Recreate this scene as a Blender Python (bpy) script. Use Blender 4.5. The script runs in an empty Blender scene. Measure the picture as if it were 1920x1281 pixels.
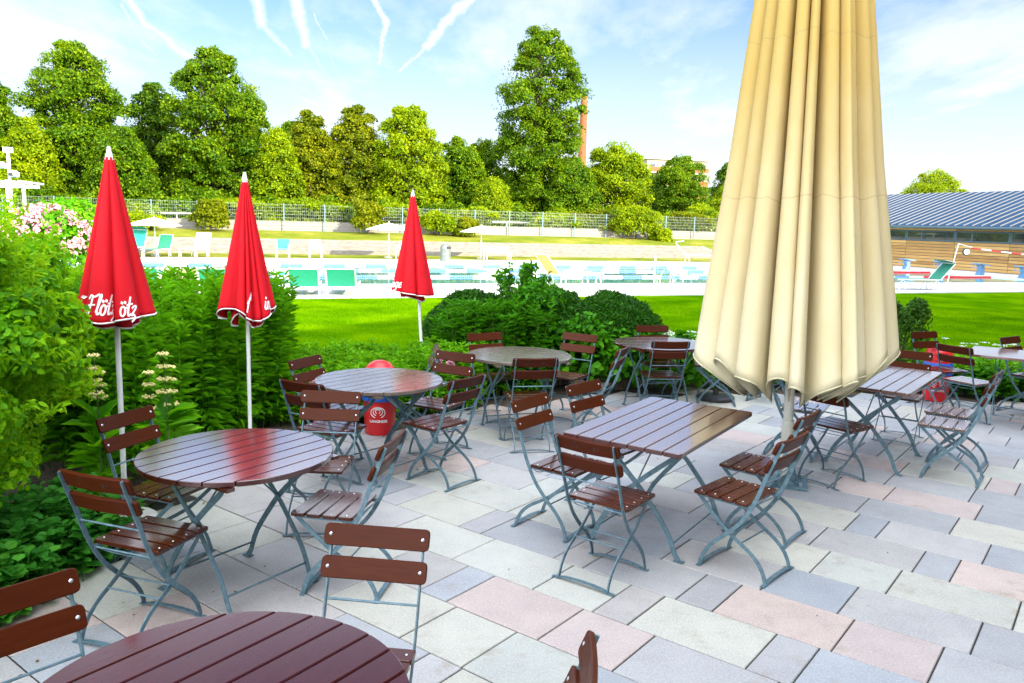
import bpy, bmesh, math, random
import numpy as np
from mathutils import Vector, Matrix
PI = math.pi
R = math.radians
rng = random.Random(7)
nrg = np.random.default_rng(11)
C = bpy.data.collections.new('place'); bpy.context.scene.collection.children.link(C)

# ------------------------------------------------------------------ camera frame (pixels of the 1920 px photo)
F_, PITCH, ROLL, EYE = 1497.26, .14766, .027296, 2.0
_cp, _sp, _cr, _sr = math.cos(PITCH), math.sin(PITCH), math.cos(ROLL), math.sin(ROLL)
MC = np.array([[_cr, -_sr, 0], [_sr, _cr, 0], [0, 0, 1]]) @ np.array([[1, 0, 0], [0, _cp, -_sp], [0, _sp, _cp]])
def ray(x, y):
    d = MC.T @ np.array([(x-960)/F_, (y-640.5)/F_, 1.0]); return float(d[0]), float(d[2]), float(-d[1])   # world x, y(forward), z
def at_z(x, y, z=0.0):
    d = ray(x, y); t = (z-EYE)/d[2]; return d[0]*t, d[1]*t
def z_at(x, y, Y):
    d = ray(x, y); return EYE + d[2]*Y/d[1]
# pool frame: s along the pool, n away from the camera
PA = R(21.5); PS = (math.cos(PA), math.sin(PA)); PN = (-math.sin(PA), math.cos(PA))
def sn(s, n): return (PS[0]*s+PN[0]*n, PS[1]*s+PN[1]*n)
def px_n(x, n):
    k = (x-960)/F_*1.005
    Y = n/(PN[0]*k+PN[1]); return k*Y, Y
SUN_AZ, SUN_EL = R(131), R(22)

# ------------------------------------------------------------------ bookkeeping
def tag(o, label=None, cat=None, group=None, kind=None):
    if label: o['label'] = label
    if cat: o['category'] = cat
    if group: o['group'] = group
    if kind: o['kind'] = kind
    return o
def empty(name, loc=(0, 0, 0), rz=0):
    o = bpy.data.objects.new(name, None); C.objects.link(o); o.location = loc; o.rotation_euler = (0, 0, rz)
    o.empty_display_size = .1
    return o
def link(name, me, mat, parent=None, smooth=False):
    me.materials.clear(); me.materials.append(mat)
    if smooth:
        me.polygons.foreach_set('use_smooth', [True]*len(me.polygons))
    o = bpy.data.objects.new(name, me); C.objects.link(o)
    if parent: o.parent = parent
    return o
def kids(o): return [c for c in bpy.data.objects if c.parent == o]
def copy_tree(o, parent=None, cache={}):
    c = o.copy(); C.objects.link(c); c.parent = parent
    for ch in [k for k in C.objects if k.parent == o]: copy_tree(ch, c)
    return c

class MB:
    def __init__(s): s.v = []; s.f = []
    def add(s, vs, fs):
        b = len(s.v); s.v += [tuple(p) for p in vs]; s.f += [tuple(i+b for i in f) for f in fs]; return s
    def box(s, c, d, rz=0, rx=0):
        m = Matrix.Translation(c) @ Matrix.Rotation(rz, 4, 'Z') @ Matrix.Rotation(rx, 4, 'X')
        x, y, z = d[0]/2, d[1]/2, d[2]/2
        vs = [m @ Vector(p) for p in ((-x,-y,-z),(x,-y,-z),(x,y,-z),(-x,y,-z),(-x,-y,z),(x,-y,z),(x,y,z),(-x,y,z))]
        return s.add(vs, [(0,3,2,1),(4,5,6,7),(0,1,5,4),(1,2,6,5),(2,3,7,6),(3,0,4,7)])
    def loft(s, rings, cap=True):
        n = len(rings[0]); vs = [p for r in rings for p in r]; fs = []
        for i in range(len(rings)-1):
            for j in range(n):
                k = (j+1) % n; fs.append((i*n+j, i*n+k, (i+1)*n+k, (i+1)*n+j))
        if cap: fs.append(tuple(range(n-1, -1, -1))); fs.append(tuple((len(rings)-1)*n+j for j in range(n)))
        return s.add(vs, fs)
    def tube(s, path, r, n=6, r2=None):
        P = [Vector(p) for p in path]; rings = []
        for i, p in enumerate(P):
            t = (P[min(i+1, len(P)-1)]-P[max(i-1, 0)]).normalized()
            a = t.cross(Vector((0, 0, 1)) if abs(t.z) < .9 else Vector((0, 1, 0))).normalized(); b = t.cross(a)
            rr = r if r2 is None else r+(r2-r)*i/(len(P)-1)
            rr = float(rr); rings.append([p+(math.cos(2*PI*k/n)*a+math.sin(2*PI*k/n)*b)*rr for k in range(n)])
        return s.loft(rings)
    def bar(s, path, w, t, side):
        """flat bar: width w along side, thickness t"""
        P = [Vector(p) for p in path]; S = Vector(side).normalized(); rings = []
        for i, p in enumerate(P):
            d = (P[min(i+1, len(P)-1)]-P[max(i-1, 0)]).normalized(); nn = d.cross(S).normalized()
            a = S*w/2; b = nn*t/2; rings.append([p-a-b, p+a-b, p+a+b, p-a+b])
        return s.loft(rings)
    def lathe(s, prof, c=(0, 0, 0), n=24):
        rings = [[(c[0]+r*math.cos(2*PI*k/n), c[1]+r*math.sin(2*PI*k/n), c[2]+z) for k in range(n)] for r, z in prof]
        return s.loft(rings)
    def prism(s, poly, z0, z1):
        return s.loft([[(x, y, z0) for x, y in poly], [(x, y, z1) for x, y in poly]])
    def quad(s, a, b, c, d): return s.add([a, b, c, d], [(0, 1, 2, 3)])
    def build(s, name, mat, parent=None, smooth=False):
        me = bpy.data.meshes.new(name); me.from_pydata(s.v, [], s.f); me.update()
        bm = bmesh.new(); bm.from_mesh(me); bmesh.ops.recalc_face_normals(bm, faces=bm.faces); bm.to_mesh(me); bm.free()
        o = link(name, me, mat, parent, smooth)
        if smooth:
            try: me.set_sharp_from_angle(angle=R(38))
            except Exception: pass
        return o
def spline(pts, n=5):
    """Catmull-Rom through pts"""
    P = [Vector(p) for p in pts]; out = []
    for i in range(len(P)-1):
        a = P[i-1] if i else P[i]*2-P[i+1]; b, c = P[i], P[i+1]; d = P[i+2] if i+2 < len(P) else c*2-b
        for k in range(n):
            t = k/n; out.append(.5*((2*b)+(c-a)*t+(2*a-5*b+4*c-d)*t*t+(3*b-a-3*c+d)*t**3))
    out.append(P[-1]); return out

# ------------------------------------------------------------------ materials
class NT:
    def __init__(s, tree): s.t = tree; s.n = tree.nodes; s.l = tree.links
    def new(s, t, **kw):
        nd = s.n.new(t)
        for k, v in kw.items(): setattr(nd, k, v)
        return nd
    def put(s, sock, v):
        if v is None: return
        if isinstance(v, bpy.types.NodeSocket): s.l.new(v, sock)
        else:
            if hasattr(sock.default_value, '__len__') and not hasattr(v, '__len__'): v = [v]*len(sock.default_value)
            if hasattr(sock.default_value, '__len__') and len(sock.default_value) == 4 and len(v) == 3: v = (*v, 1)
            sock.default_value = v
    def m(s, op, a, b=None, c=None, clamp=False):
        nd = s.new('ShaderNodeMath', operation=op, use_clamp=clamp)
        for i, x in enumerate((a, b, c)): s.put(nd.inputs[i], x)
        return nd.outputs[0]
    def vm(s, op, a, b=None, sc=None):
        nd = s.new('ShaderNodeVectorMath', operation=op); s.put(nd.inputs[0], a); s.put(nd.inputs[1], b)
        if sc is not None: s.put(nd.inputs[3], sc)
        return nd.outputs['Value'] if op in ('DOT_PRODUCT', 'LENGTH', 'DISTANCE') else nd.outputs[0]
    def mix(s, f, a, b):
        nd = s.new('ShaderNodeMix', data_type='RGBA'); s.put(nd.inputs[0], f); s.put(nd.inputs[6], a); s.put(nd.inputs[7], b); return nd.outputs[2]
    def noise(s, vec=None, scale=5, detail=4, rough=.55, out='Fac'):
        nd = s.new('ShaderNodeTexNoise'); s.put(nd.inputs['Vector'], vec); nd.inputs['Scale'].default_value = scale
        nd.inputs['Detail'].default_value = detail; nd.inputs['Roughness'].default_value = rough; return nd.outputs[out]
    def ramp(s, f, stops):
        nd = s.new('ShaderNodeValToRGB'); s.put(nd.inputs[0], f); e = nd.color_ramp.elements
        while len(e) < len(stops): e.new(.5)
        for i, (p, c) in enumerate(stops): e[i].position = p; e[i].color = (*c, 1) if len(c) == 3 else c
        return nd.outputs[0]
    def coord(s, out='Object'): return s.new('ShaderNodeTexCoord').outputs[out]
    def scale(s, v, sc):
        nd = s.new('ShaderNodeMapping'); s.put(nd.inputs[0], v); nd.inputs['Scale'].default_value = sc; return nd.outputs[0]
    def bump(s, h, strength=.3, dist=.01):
        nd = s.new('ShaderNodeBump'); nd.inputs['Strength'].default_value = strength; nd.inputs['Distance'].default_value = dist; s.put(nd.inputs['Height'], h); return nd.outputs[0]
MATS = {}
def mat(name, col=(.5, .5, .5), rough=.6, metal=0, spec=None, coat=0, build=None, **kw):
    m = bpy.data.materials.new(name); m.use_nodes = True; nt = NT(m.node_tree); p = m.node_tree.nodes['Principled BSDF']
    def S(k, v): nt.put(p.inputs[k], v)
    S('Base Color', col); S('Roughness', rough); S('Metallic', metal)
    if spec is not None: S('Specular IOR Level', spec)
    if kw.get('coat_ior'): S('Coat IOR', kw['coat_ior'])
    if coat: S('Coat Weight', coat); S('Coat Roughness', kw.get('coat_rough', .1))
    if build: build(nt, S, p)
    MATS[name] = m; return m
def noisy(name, c1, c2, scale=8, rough=.6, stretch=(1, 1, 1), bump=.2, bdist=.005, metal=0, spec=None, coat=0, coord='Object', contrast=(.35, .65), r2=None, coat_rough=.1, detail=6):
    def b(nt, S, p):
        v = nt.scale(nt.coord(coord), stretch); f = nt.noise(v, scale, detail)
        S('Base Color', nt.ramp(f, [(contrast[0], c1), (contrast[1], c2)]))
        if bump: S('Normal', nt.bump(f, bump, bdist))
        if r2 is not None: S('Roughness', nt.ramp(nt.noise(v, scale*1.7, 4), [(.35, (rough,)*3), (.65, (r2,)*3)]))
    return mat(name, c1, rough, metal, spec, coat, b, coat_rough=coat_rough)

def wood_mat(name, c1, c2, rough, r2, coat, coat_rough, pale=None, spec=.15, bmp=.10, cior=None):
    def b(nt, S, p):
        co = nt.coord('Object'); oi = nt.new('ShaderNodeObjectInfo')
        sh = nt.new('ShaderNodeVectorMath', operation='ADD'); nt.put(sh.inputs[0], co)
        cx = nt.new('ShaderNodeCombineXYZ'); nt.put(cx.inputs[0], nt.m('MULTIPLY', oi.outputs['Random'], 20)); nt.put(cx.inputs[1], nt.m('MULTIPLY', oi.outputs['Random'], 7)); nt.put(sh.inputs[1], cx.outputs[0])
        v = nt.scale(sh.outputs[0], (1.2, 14, 14)); f = nt.noise(v, 6, 8, .65); f2 = nt.noise(sh.outputs[0], 3, 5, .6)
        isl = nt.new('ShaderNodeNewGeometry').outputs['Random Per Island']
        base = nt.ramp(f, [(.3, c1), (.7, c2)])
        base = nt.mix(nt.m('MULTIPLY', isl, .35), base, tuple(x*.55 for x in c1)); base = nt.mix(nt.m('MULTIPLY', oi.outputs['Random'], .4), base, (c2[0]*1.5, c2[1]*2.0, c2[2]*2.2))
        if pale:
            w = nt.ramp(nt.m('ADD', nt.m('MULTIPLY', f, .5), nt.m('MULTIPLY', f2, .5)), [(.40, (0,)*3), (.62, (1,)*3)])
            base = nt.mix(nt.m('MULTIPLY', w, pale[1]), base, pale[0])
        S('Base Color', base)
        rr = nt.ramp(nt.noise(nt.scale(sh.outputs[0], (2, 9, 9)), 7, 5, .6), [(.3, (rough,)*3), (.7, (r2,)*3)])
        S('Roughness', rr); S('Normal', nt.bump(nt.m('ADD', f, nt.m('MULTIPLY', nt.noise(sh.outputs[0], 40, 2), .25)), bmp, .002))
    return mat(name, c1, rough, 0, spec, coat, b, coat_rough=coat_rough, coat_ior=cior)
WOOD = wood_mat('varnished_wood', (.030, .0042, .0012), (.062, .0110, .0028), .30, .46, .05, .12, None, .07)
WOODS = wood_mat('varnished_seat_wood', (.032, .0046, .0014), (.066, .0120, .003), .20, .34, .45, .12)
WOODG = wood_mat('glossy_table_wood', (.030, .0034, .0028), (.060, .0085, .005), .16, .28, 1.0, .15, cior=1.75)
WOODT = wood_mat('varnished_table_wood', (.024, .0026, .0028), (.048, .0065, .0045), .18, .30, .42, .08)
WOODW = wood_mat('weathered_table_wood', (.055, .026, .018), (.10, .06, .045), .22, .36, .8, .14, ((.15, .13, .11), .8), cior=1.6)
WOODF = wood_mat('sun_bleached_wood', (.06, .012, .007), (.11, .03, .017), .16, .28, 1.0, .12, ((.24, .17, .13), .5), cior=1.8)
METAL = noisy('galvanised_steel', (.062, .125, .160), (.135, .215, .255), 30, .42, bump=.15, bdist=.001, metal=.35, r2=.6, contrast=(.3, .7))
BOLT = mat('bright_bolt_steel', (.55, .58, .60), .3, .9)
INK = mat('burnt_lettering', (.018, .006, .004), .6)

def leaf_mat(name, cols, trans=.35, rough=.55, var=.6, spec=.14, pscale=1.2):
    m = bpy.data.materials.new(name); m.use_nodes = True; nt = NT(m.node_tree); p = nt.n['Principled BSDF']; out = nt.n['Material Output']
    isl = nt.new('ShaderNodeNewGeometry').outputs['Random Per Island']
    pos = nt.new('ShaderNodeNewGeometry').outputs['Position']
    f = nt.noise(pos, pscale, 3)
    k = nt.m('ADD', nt.m('MULTIPLY', isl, var), nt.m('MULTIPLY', nt.ramp(f, [(.3, (0,)*3), (.7, (1,)*3)]), 1-var))
    n = len(cols); c = nt.ramp(k, [(i/(n-1)*.9+.05, cc) for i, cc in enumerate(cols)])
    nt.put(p.inputs['Base Color'], c); p.inputs['Roughness'].default_value = rough; p.inputs['Specular IOR Level'].default_value = spec
    tr = nt.new('ShaderNodeBsdfTranslucent'); nt.put(tr.inputs[0], nt.mix(.5, c, tuple(min(1, x*1.9) for x in cols[-1])))
    mx = nt.new('ShaderNodeMixShader'); mx.inputs[0].default_value = trans
    nt.l.new(p.outputs[0], mx.inputs[1]); nt.l.new(tr.outputs[0], mx.inputs[2]); nt.l.new(mx.outputs[0], out.inputs['Surface'])
    return m
L_SHRUB = leaf_mat('shrub_leaves', [(.02, .10, .001), (.07, .25, .002), (.15, .40, .003), (.30, .52, .004)], .4)
L_GERAN = leaf_mat('geranium_leaves', [(.018, .13, .012), (.05, .26, .025), (.11, .38, .035)], .35)
L_STEM = leaf_mat('perennial_leaves', [(.012, .085, .001), (.045, .21, .002), (.10, .36, .003), (.20, .48, .005)], .38)
L_LOW = leaf_mat('hedge_plant_leaves', [(.012, .085, .001), (.05, .21, .002), (.11, .36, .003), (.22, .48, .006)], .38)
L_YEW = leaf_mat('clipped_hedge_leaves', [(.006, .040, .001), (.016, .085, .002), (.045, .16, .003)], .2, .45)
L_DARK = leaf_mat('dark_shrub_leaves', [(.012, .05, .004), (.03, .10, .006), (.06, .14, .008)], .2)
L_CREEP = leaf_mat('creeper_leaves', [(.010, .065, .001), (.035, .17, .002), (.085, .30, .004)], .3)
L_T = [leaf_mat('maple_leaves', [(.006, .028, .0005), (.032, .095, .0005), (.095, .18, .0005), (.20, .27, .001)], .34, pscale=.5),
       leaf_mat('chestnut_leaves', [(.016, .045, .001), (.065, .105, .001), (.15, .18, .001), (.25, .26, .001)], .34, pscale=.5),
       leaf_mat('dark_tree_leaves', [(.008, .032, .001), (.025, .075, .001), (.06, .13, .001), (.12, .19, .001)], .28, pscale=.5),
       leaf_mat('pale_tree_leaves', [(.025, .07, .0005), (.10, .18, .0005), (.20, .28, .001), (.33, .38, .001)], .4, pscale=.5)]
BARK = noisy('bark', (.05, .038, .026), (.12, .095, .07), 6, .9, (6, 6, 1), .6, .03)
TWIG = noisy('green_stems', (.06, .11, .02), (.10, .16, .03), 10, .7)
WHITEF = mat('white_petals', (.75, .78, .68), .7)
PINKF = noisy('pink_petals', (.52, .20, .28), (.62, .30, .36), 30, .7, bump=0)
ROSEF = noisy('rose_petals', (.70, .10, .22), (.80, .22, .32), 30, .7, bump=0)
YELF = noisy('pale_yellow_petals', (.72, .62, .20), (.80, .70, .32), 40, .7, bump=0)
WHITEM = noisy('white_painted_metal', (.74, .74, .73), (.80, .80, .79), 12, .4, bump=.05)
PAINTW = noisy('white_paint', (.70, .70, .68), (.80, .80, .78), 3, .5, bump=.05)
CONC = noisy('pale_concrete', (.36, .36, .33), (.50, .50, .46), 5, .85, bump=.3, detail=8)
SOIL = noisy('soil', (.035, .024, .014), (.075, .05, .03), 14, .95, bump=.8, bdist=.03)
DECK = noisy('deck_paving', (.46, .45, .44), (.58, .57, .55), 2.5, .75, bump=.1, coord='Object', detail=8)
STONE = noisy('stone_step', (.15, .13, .115), (.25, .225, .20), 3, .9, (1, 1, 6), .4, .02, spec=.1)
WALLM = noisy('retaining_wall_stone', (.18, .16, .15), (.33, .29, .27), 2.2, .9, (1, 1, 5), .5, .03, spec=.1)
STEEL = mat('brushed_steel', (.55, .57, .60), .25, .9)
BLUEP = noisy('blue_painted_steel', (.09, .20, .36), (.13, .27, .44), 8, .4, bump=.05)
TEAL = noisy('teal_mesh_fabric', (.01, .30, .21), (.015, .36, .25), 30, .6, bump=.1)
DTEAL = noisy('dark_green_fabric', (.01, .16, .10), (.02, .20, .13), 30, .6, bump=.1)
ORNG = noisy('orange_fabric', (.78, .34, .08), (.82, .42, .12), 30, .6, bump=.1)
CREAMFB = noisy('cream_mesh_fabric', (.62, .50, .36), (.70, .58, .44), 30, .6, bump=.1)
BLACKP = mat('black_plastic', (.02, .02, .022), .45)
REDP = noisy('red_plastic', (.62, .012, .015), (.70, .02, .022), 6, .35, bump=.05)
BLUEPL = noisy('blue_plastic', (.015, .09, .42), (.02, .12, .50), 6, .4, bump=.05)
WHITEPR = mat('white_print', (.82, .82, .82), .5)
GREYB = noisy('grey_bin_steel', (.12, .15, .14), (.18, .21, .19), 6, .4, metal=.4)
def glass_b(nt, S, p): S('Roughness', .03)
GLASS = mat('window_glass', (.02, .03, .03), .03, 0, 1.0)
GREYF = mat('grey_window_frame', (.05, .09, .11), .5)

def grass_b(c1, c2, c3, s1=.6):
    def b(nt, S, p):
        co = nt.coord('Object'); f = nt.noise(co, s1, 5); f2 = nt.noise(nt.scale(co, (1, 1.0, 1)), 26, 6, .75)
        k = nt.m('ADD', nt.m('MULTIPLY', f, .6), nt.m('MULTIPLY', f2, .4))
        S('Base Color', nt.ramp(k, [(.38, c1), (.5, c2), (.62, c3)])); S('Normal', nt.bump(nt.noise(co, 60, 5, .8), .9, .035))
    return b
LAWN = mat('mown_lawn', rough=1, spec=0, build=grass_b((.032, .115, .0005), (.072, .19, .0005), (.14, .275, .001)))
BANKG = mat('dry_bank_grass', rough=.9, spec=.1, build=grass_b((.07, .12, .004), (.15, .17, .012), (.27, .24, .045), .35))
FARG = mat('rough_ground', rough=.9, spec=.1, build=grass_b((.04, .09, .004), (.09, .15, .006), (.16, .19, .01), .1))

def patio_b(nt, S, p):
    col = nt.new('ShaderNodeVertexColor', layer_name='slab').outputs[0]
    co = nt.coord('Object'); f = nt.noise(co, 3.2, 8, .62); f2 = nt.noise(co, 95, 4, .8); f3 = nt.noise(co, 9, 5, .6)
    c = nt.mix(nt.ramp(f, [(.32, (.0,)*3), (.68, (.8,)*3)]), col, nt.vm('MULTIPLY', col, (.72, .73, .76)))
    c = nt.mix(nt.ramp(f2, [(.44, (0,)*3), (.64, (.8,)*3)]), c, nt.vm('MULTIPLY', col, (1.30, 1.30, 1.27)))
    st = nt.m('MULTIPLY', nt.ramp(f3, [(.54, (0,)*3), (.70, (1,)*3)]), nt.ramp(nt.noise(co, 1.1, 3), [(.44, (.08,)*3), (.62, (.62,)*3)]))
    c = nt.mix(st, c, (.25, .21, .16))
    sp = nt.new('ShaderNodeTexVoronoi'); nt.put(sp.inputs['Vector'], co); sp.inputs['Scale'].default_value = 5.5
    dot = nt.m('MULTIPLY', nt.m('LESS_THAN', sp.outputs['Distance'], .045), nt.ramp(nt.noise(co, 2.3, 2), [(.52, (0,)*3), (.56, (.6,)*3)]))
    c = nt.mix(dot, c, (.13, .12, .11))
    S('Base Color', c); S('Roughness', nt.ramp(f, [(.3, (.52,)*3), (.7, (.72,)*3)]))
    S('Normal', nt.bump(nt.m('ADD', f2, nt.m('MULTIPLY', f3, .7)), .5, .0035))
PATIO = mat('stone_slabs', rough=.6, spec=.4, build=patio_b)
JOINT = noisy('sand_joint', (.012, .011, .010), (.03, .028, .025), 40, .95)

def canvas_b(base, seam_z=(), dirt=(.30, .22, .11)):
    def b(nt, S, p):
        co = nt.coord('Object'); f = nt.noise(nt.scale(co, (1, 1, .45)), 3.0, 6, .6); sep = nt.new('ShaderNodeSeparateXYZ'); nt.put(sep.inputs[0], co)
        c = nt.mix(nt.ramp(f, [(.35, (0,)*3), (.75, (.35,)*3)]), base, tuple(x*y for x, y in zip(base, (.93, .88, .74))))
        # golden tone mixed in, stronger towards the top, uneven with the noise
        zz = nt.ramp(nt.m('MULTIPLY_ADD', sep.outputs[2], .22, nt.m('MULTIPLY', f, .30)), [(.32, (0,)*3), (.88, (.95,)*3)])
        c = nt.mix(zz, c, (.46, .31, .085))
        g = nt.ramp(nt.noise(co, 90, 3, .8), [(.62, (0,)*3), (.75, (.35,)*3)]); c = nt.mix(g, c, (.42, .33, .18))
        for z in seam_z:
            w = nt.m('ADD', sep.outputs[2], nt.m('MULTIPLY', nt.noise(nt.scale(co, (1, 1, .1)), 5.5, 1), .16))
            e = nt.m('LESS_THAN', nt.m('ABSOLUTE', nt.m('SUBTRACT', w, z)), .0045); c = nt.mix(nt.m('MULTIPLY', e, .38), c, dirt)
        S('Base Color', c); S('Normal', nt.bump(nt.noise(nt.scale(co, (1, 1, .6)), 14, 5), .25, .012))
    return b
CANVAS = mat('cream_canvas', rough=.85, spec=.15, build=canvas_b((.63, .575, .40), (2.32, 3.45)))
REDC = noisy('red_canvas', (.50, .003, .009), (.58, .006, .015), 5, .75, (1, 1, .4), .3, .01, spec=.2)
WHITEC = noisy('white_canvas', (.74, .74, .71), (.80, .80, .78), 4, .8, bump=.1)
TRIM = mat('white_piping', (.78, .76, .78), .6)

# ------------------------------------------------------------------ text as mesh
def text_mesh(body, size, shear=.0, bold=0, extrude=0.0, spacing=1.0):
    cu = bpy.data.curves.new('txt', 'FONT'); cu.body = body; cu.size = size; cu.shear = shear; cu.offset = bold; cu.extrude = extrude
    cu.align_x = 'CENTER'; cu.align_y = 'CENTER'; cu.resolution_u = 3; cu.space_character = spacing
    o = bpy.data.objects.new('txt', cu); C.objects.link(o); bpy.context.view_layer.update()
    dg = bpy.context.evaluated_depsgraph_get(); me = bpy.data.meshes.new_from_object(o.evaluated_get(dg))
    bpy.data.objects.remove(o); bpy.data.curves.remove(cu); return me
def text_on(name, body, size, fn, material, parent, cuts=1, **kw):
    me = text_mesh(body, size, **kw); bm = bmesh.new(); bm.from_mesh(me)
    bmesh.ops.triangulate(bm, faces=bm.faces)
    for _ in range(cuts): bmesh.ops.subdivide_edges(bm, edges=[e for e in bm.edges if e.calc_length() > size*.12], cuts=1)
    bmesh.ops.triangulate(bm, faces=bm.faces)
    for v in bm.verts: v.co = Vector(fn(v.co.x, v.co.y, v.co.z))
    bm.to_mesh(me); bm.free(); me.name = name
    return link(name, me, material, parent)

def _lp(cx, cy, rx, ry, n=14): return [(cx+rx*math.cos(PI*.5+2*PI*i/n), cy+ry*math.sin(PI*.5+2*PI*i/n)) for i in range(n+1)]
GL = {'F': (.72, [[(.0, .06), (.06, -.06), (.17, -.02), (.26, .35), (.34, .93)], [(.08, .80), (.22, .97), (.46, .90), (.74, 1.02)], [(.10, .46), (.34, .50), (.56, .50)]]),
 'l': (.26, [[(.0, .15), (.14, .62), (.20, .95), (.12, .95), (.06, .4), (.09, .04), (.24, .10)]]), 'ö': (.46, [_lp(.19, .25, .16, .24), [(.33, .40), (.46, .44)], [(.09, .66), (.10, .70)], [(.29, .68), (.30, .72)]]),
 't': (.32, [[(.17, .95), (.09, .35), (.12, .03), (.30, .10)], [(-.02, .56), (.34, .62)]]), 'z': (.40, [[(.03, .40), (.14, .48), (.34, .46), (.03, .04), (.20, .06), (.28, -.12), (.10, -.28)]]),
 'i': (.26, [[(.09, .46), (.05, .10), (.12, .0), (.25, .12)], [(.13, .66), (.14, .70)]]), 'n': (.44, [[(.06, .46), (.03, .02)], [(.05, .28), (.18, .47), (.28, .38), (.25, .08), (.32, .01), (.43, .12)]]),
 'g': (.42, [_lp(.18, .26, .14, .21), [(.33, .46), (.30, -.10), (.20, -.32), (.03, -.24)], [(.28, -.05), (.42, .12)]]), 'e': (.38, [[(.06, .20), (.27, .30), (.22, .47), (.09, .42), (.05, .14), (.16, .0), (.37, .12)]]),
 'r': (.34, [[(.07, .46), (.03, .02)], [(.06, .28), (.17, .46), (.30, .42)]]), 'f': (.36, [[(.0, .3), (.2, .6), (.34, .95), (.24, .98), (.12, .5), (.05, -.25)], [(.0, .44), (.34, .50)]])}
def script_on(name, word, size, fn, material, parent, wid=.085, squeeze=1.0):
    tot = sum(GL[c][0] for c in word); x0 = -tot/2; mb = MB()
    for c in word:
        adv, strokes = GL[c]
        for st in strokes:
            P = [Vector((x0+p[0]+.22*p[1], p[1]-.35, 0)) for p in st]
            Q = spline(P, 4) if len(P) > 2 else P
            L, Rr_ = [], []
            for i, p in enumerate(Q):
                t = (Q[min(i+1, len(Q)-1)]-Q[max(i-1, 0)]).normalized(); nn = Vector((-t.y, t.x, 0)); w_ = wid*(.62+.38*abs(t.y))*(1.25 if len(P) == 2 and (P[1]-P[0]).length < .1 else 1)
                e = 0 if 0 < i < len(Q)-1 else w_*.5*(-1 if i == 0 else 1)
                for lst, sgn in ((L, 1), (Rr_, -1)):
                    q = p+nn*w_*.5*sgn+t*e*.6; lst.append(fn(q.x*size*squeeze, q.y*size, 0))
            n = len(L); mb.add(L+Rr_, [(i, i+1, n+i+1, n+i) for i in range(n-1)])
        x0 += adv
    return mb.build(name, material, parent)

# ------------------------------------------------------------------ leaf clouds (numpy)
def leaves(pos, nrm, size, aspect=.5, fold=.25, tip=None, jitter=.6, kind='kite'):
    """pos Nx3, nrm Nx3 (facing), size N or scalar -> verts, quads. tip: preferred direction of the leaf's length"""
    N = len(pos); size = np.broadcast_to(np.asarray(size, float), (N,))[:, None]
    n = nrm+nrg.normal(0, jitter, (N, 3)); n /= np.linalg.norm(n, axis=1)[:, None]+1e-9
    t = nrg.normal(0, 1, (N, 3)) if tip is None else tip+nrg.normal(0, .35, (N, 3))
    t -= n*(t*n).sum(1)[:, None]; t /= np.linalg.norm(t, axis=1)[:, None]+1e-9
    b = np.cross(n, t)
    if kind == 'kite':
        P = [pos, pos+t*size*.45+b*size*aspect*.5+n*size*fold*.3, pos+t*size, pos+t*size*.45-b*size*aspect*.5+n*size*fold*.3]
        V = np.stack(P, 1).reshape(-1, 3); Fq = np.arange(N*4).reshape(N, 4)
        return V, Fq
    # folded leaf: six points, two quads either side of the midrib
    P = [pos, pos+t*size*.35-n*size*.04, pos+t*size*1.0-n*size*.12,
         pos+t*size*.28+b*size*aspect*.5+n*size*fold*.3, pos+t*size*.68+b*size*aspect*.38+n*size*fold*.2,
         pos+t*size*.28-b*size*aspect*.5+n*size*fold*.3, pos+t*size*.68-b*size*aspect*.38+n*size*fold*.2]
    V = np.stack(P, 1).reshape(-1, 3); o = (np.arange(N)*7)[:, None]
    Fq = np.concatenate([o+np.array([[0, 1, 3, 3]]), o+np.array([[1, 2, 4, 3]]), o+np.array([[0, 5, 1, 1]]), o+np.array([[1, 5, 6, 2]])])
    return V, Fq
def np_mesh(name, V, Fq):
    me = bpy.data.meshes.new(name); V = np.ascontiguousarray(V, dtype=np.float32)
    tri = Fq[:, 2] == Fq[:, 3]
    lens = np.where(tri, 3, 4); flat = Fq.ravel()
    if tri.any():
        keep = np.ones(Fq.shape, bool); keep[tri, 3] = False; flat = Fq[keep]
    me.vertices.add(len(V)); me.vertices.foreach_set('co', V.ravel())
    me.loops.add(len(flat)); me.loops.foreach_set('vertex_index', flat.astype(np.int32))
    me.polygons.add(len(Fq)); st = np.concatenate([[0], np.cumsum(lens)[:-1]]).astype(np.int32)
    me.polygons.foreach_set('loop_start', st); me.polygons.foreach_set('loop_total', lens.astype(np.int32))
    me.update(calc_edges=True); me.validate(); return me
def leaf_obj(name, parts, material, parent=None):
    off = 0; VV = []; FF = []
    for V, Fq in parts: VV.append(V); FF.append(Fq+off); off += len(V)
    return link(name, np_mesh(name, np.concatenate(VV), np.concatenate(FF)), material, parent)
def unit(N):
    v = nrg.normal(0, 1, (N, 3)); return v/np.linalg.norm(v, axis=1)[:, None]
def blob(c, r, n, shell=.35, up=.3):
    """n points in an ellipsoid, mostly near its surface, with outward facing"""
    u = unit(n); u[:, 2] = np.where(u[:, 2] < -.5, -u[:, 2], u[:, 2])
    rad = 1-nrg.random(n)**1.6*shell
    pos = np.array(c)+u*np.array(r)*rad[:, None]
    nn = u+np.array([0, 0, up]); return pos, nn

exec_parts = []
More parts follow.
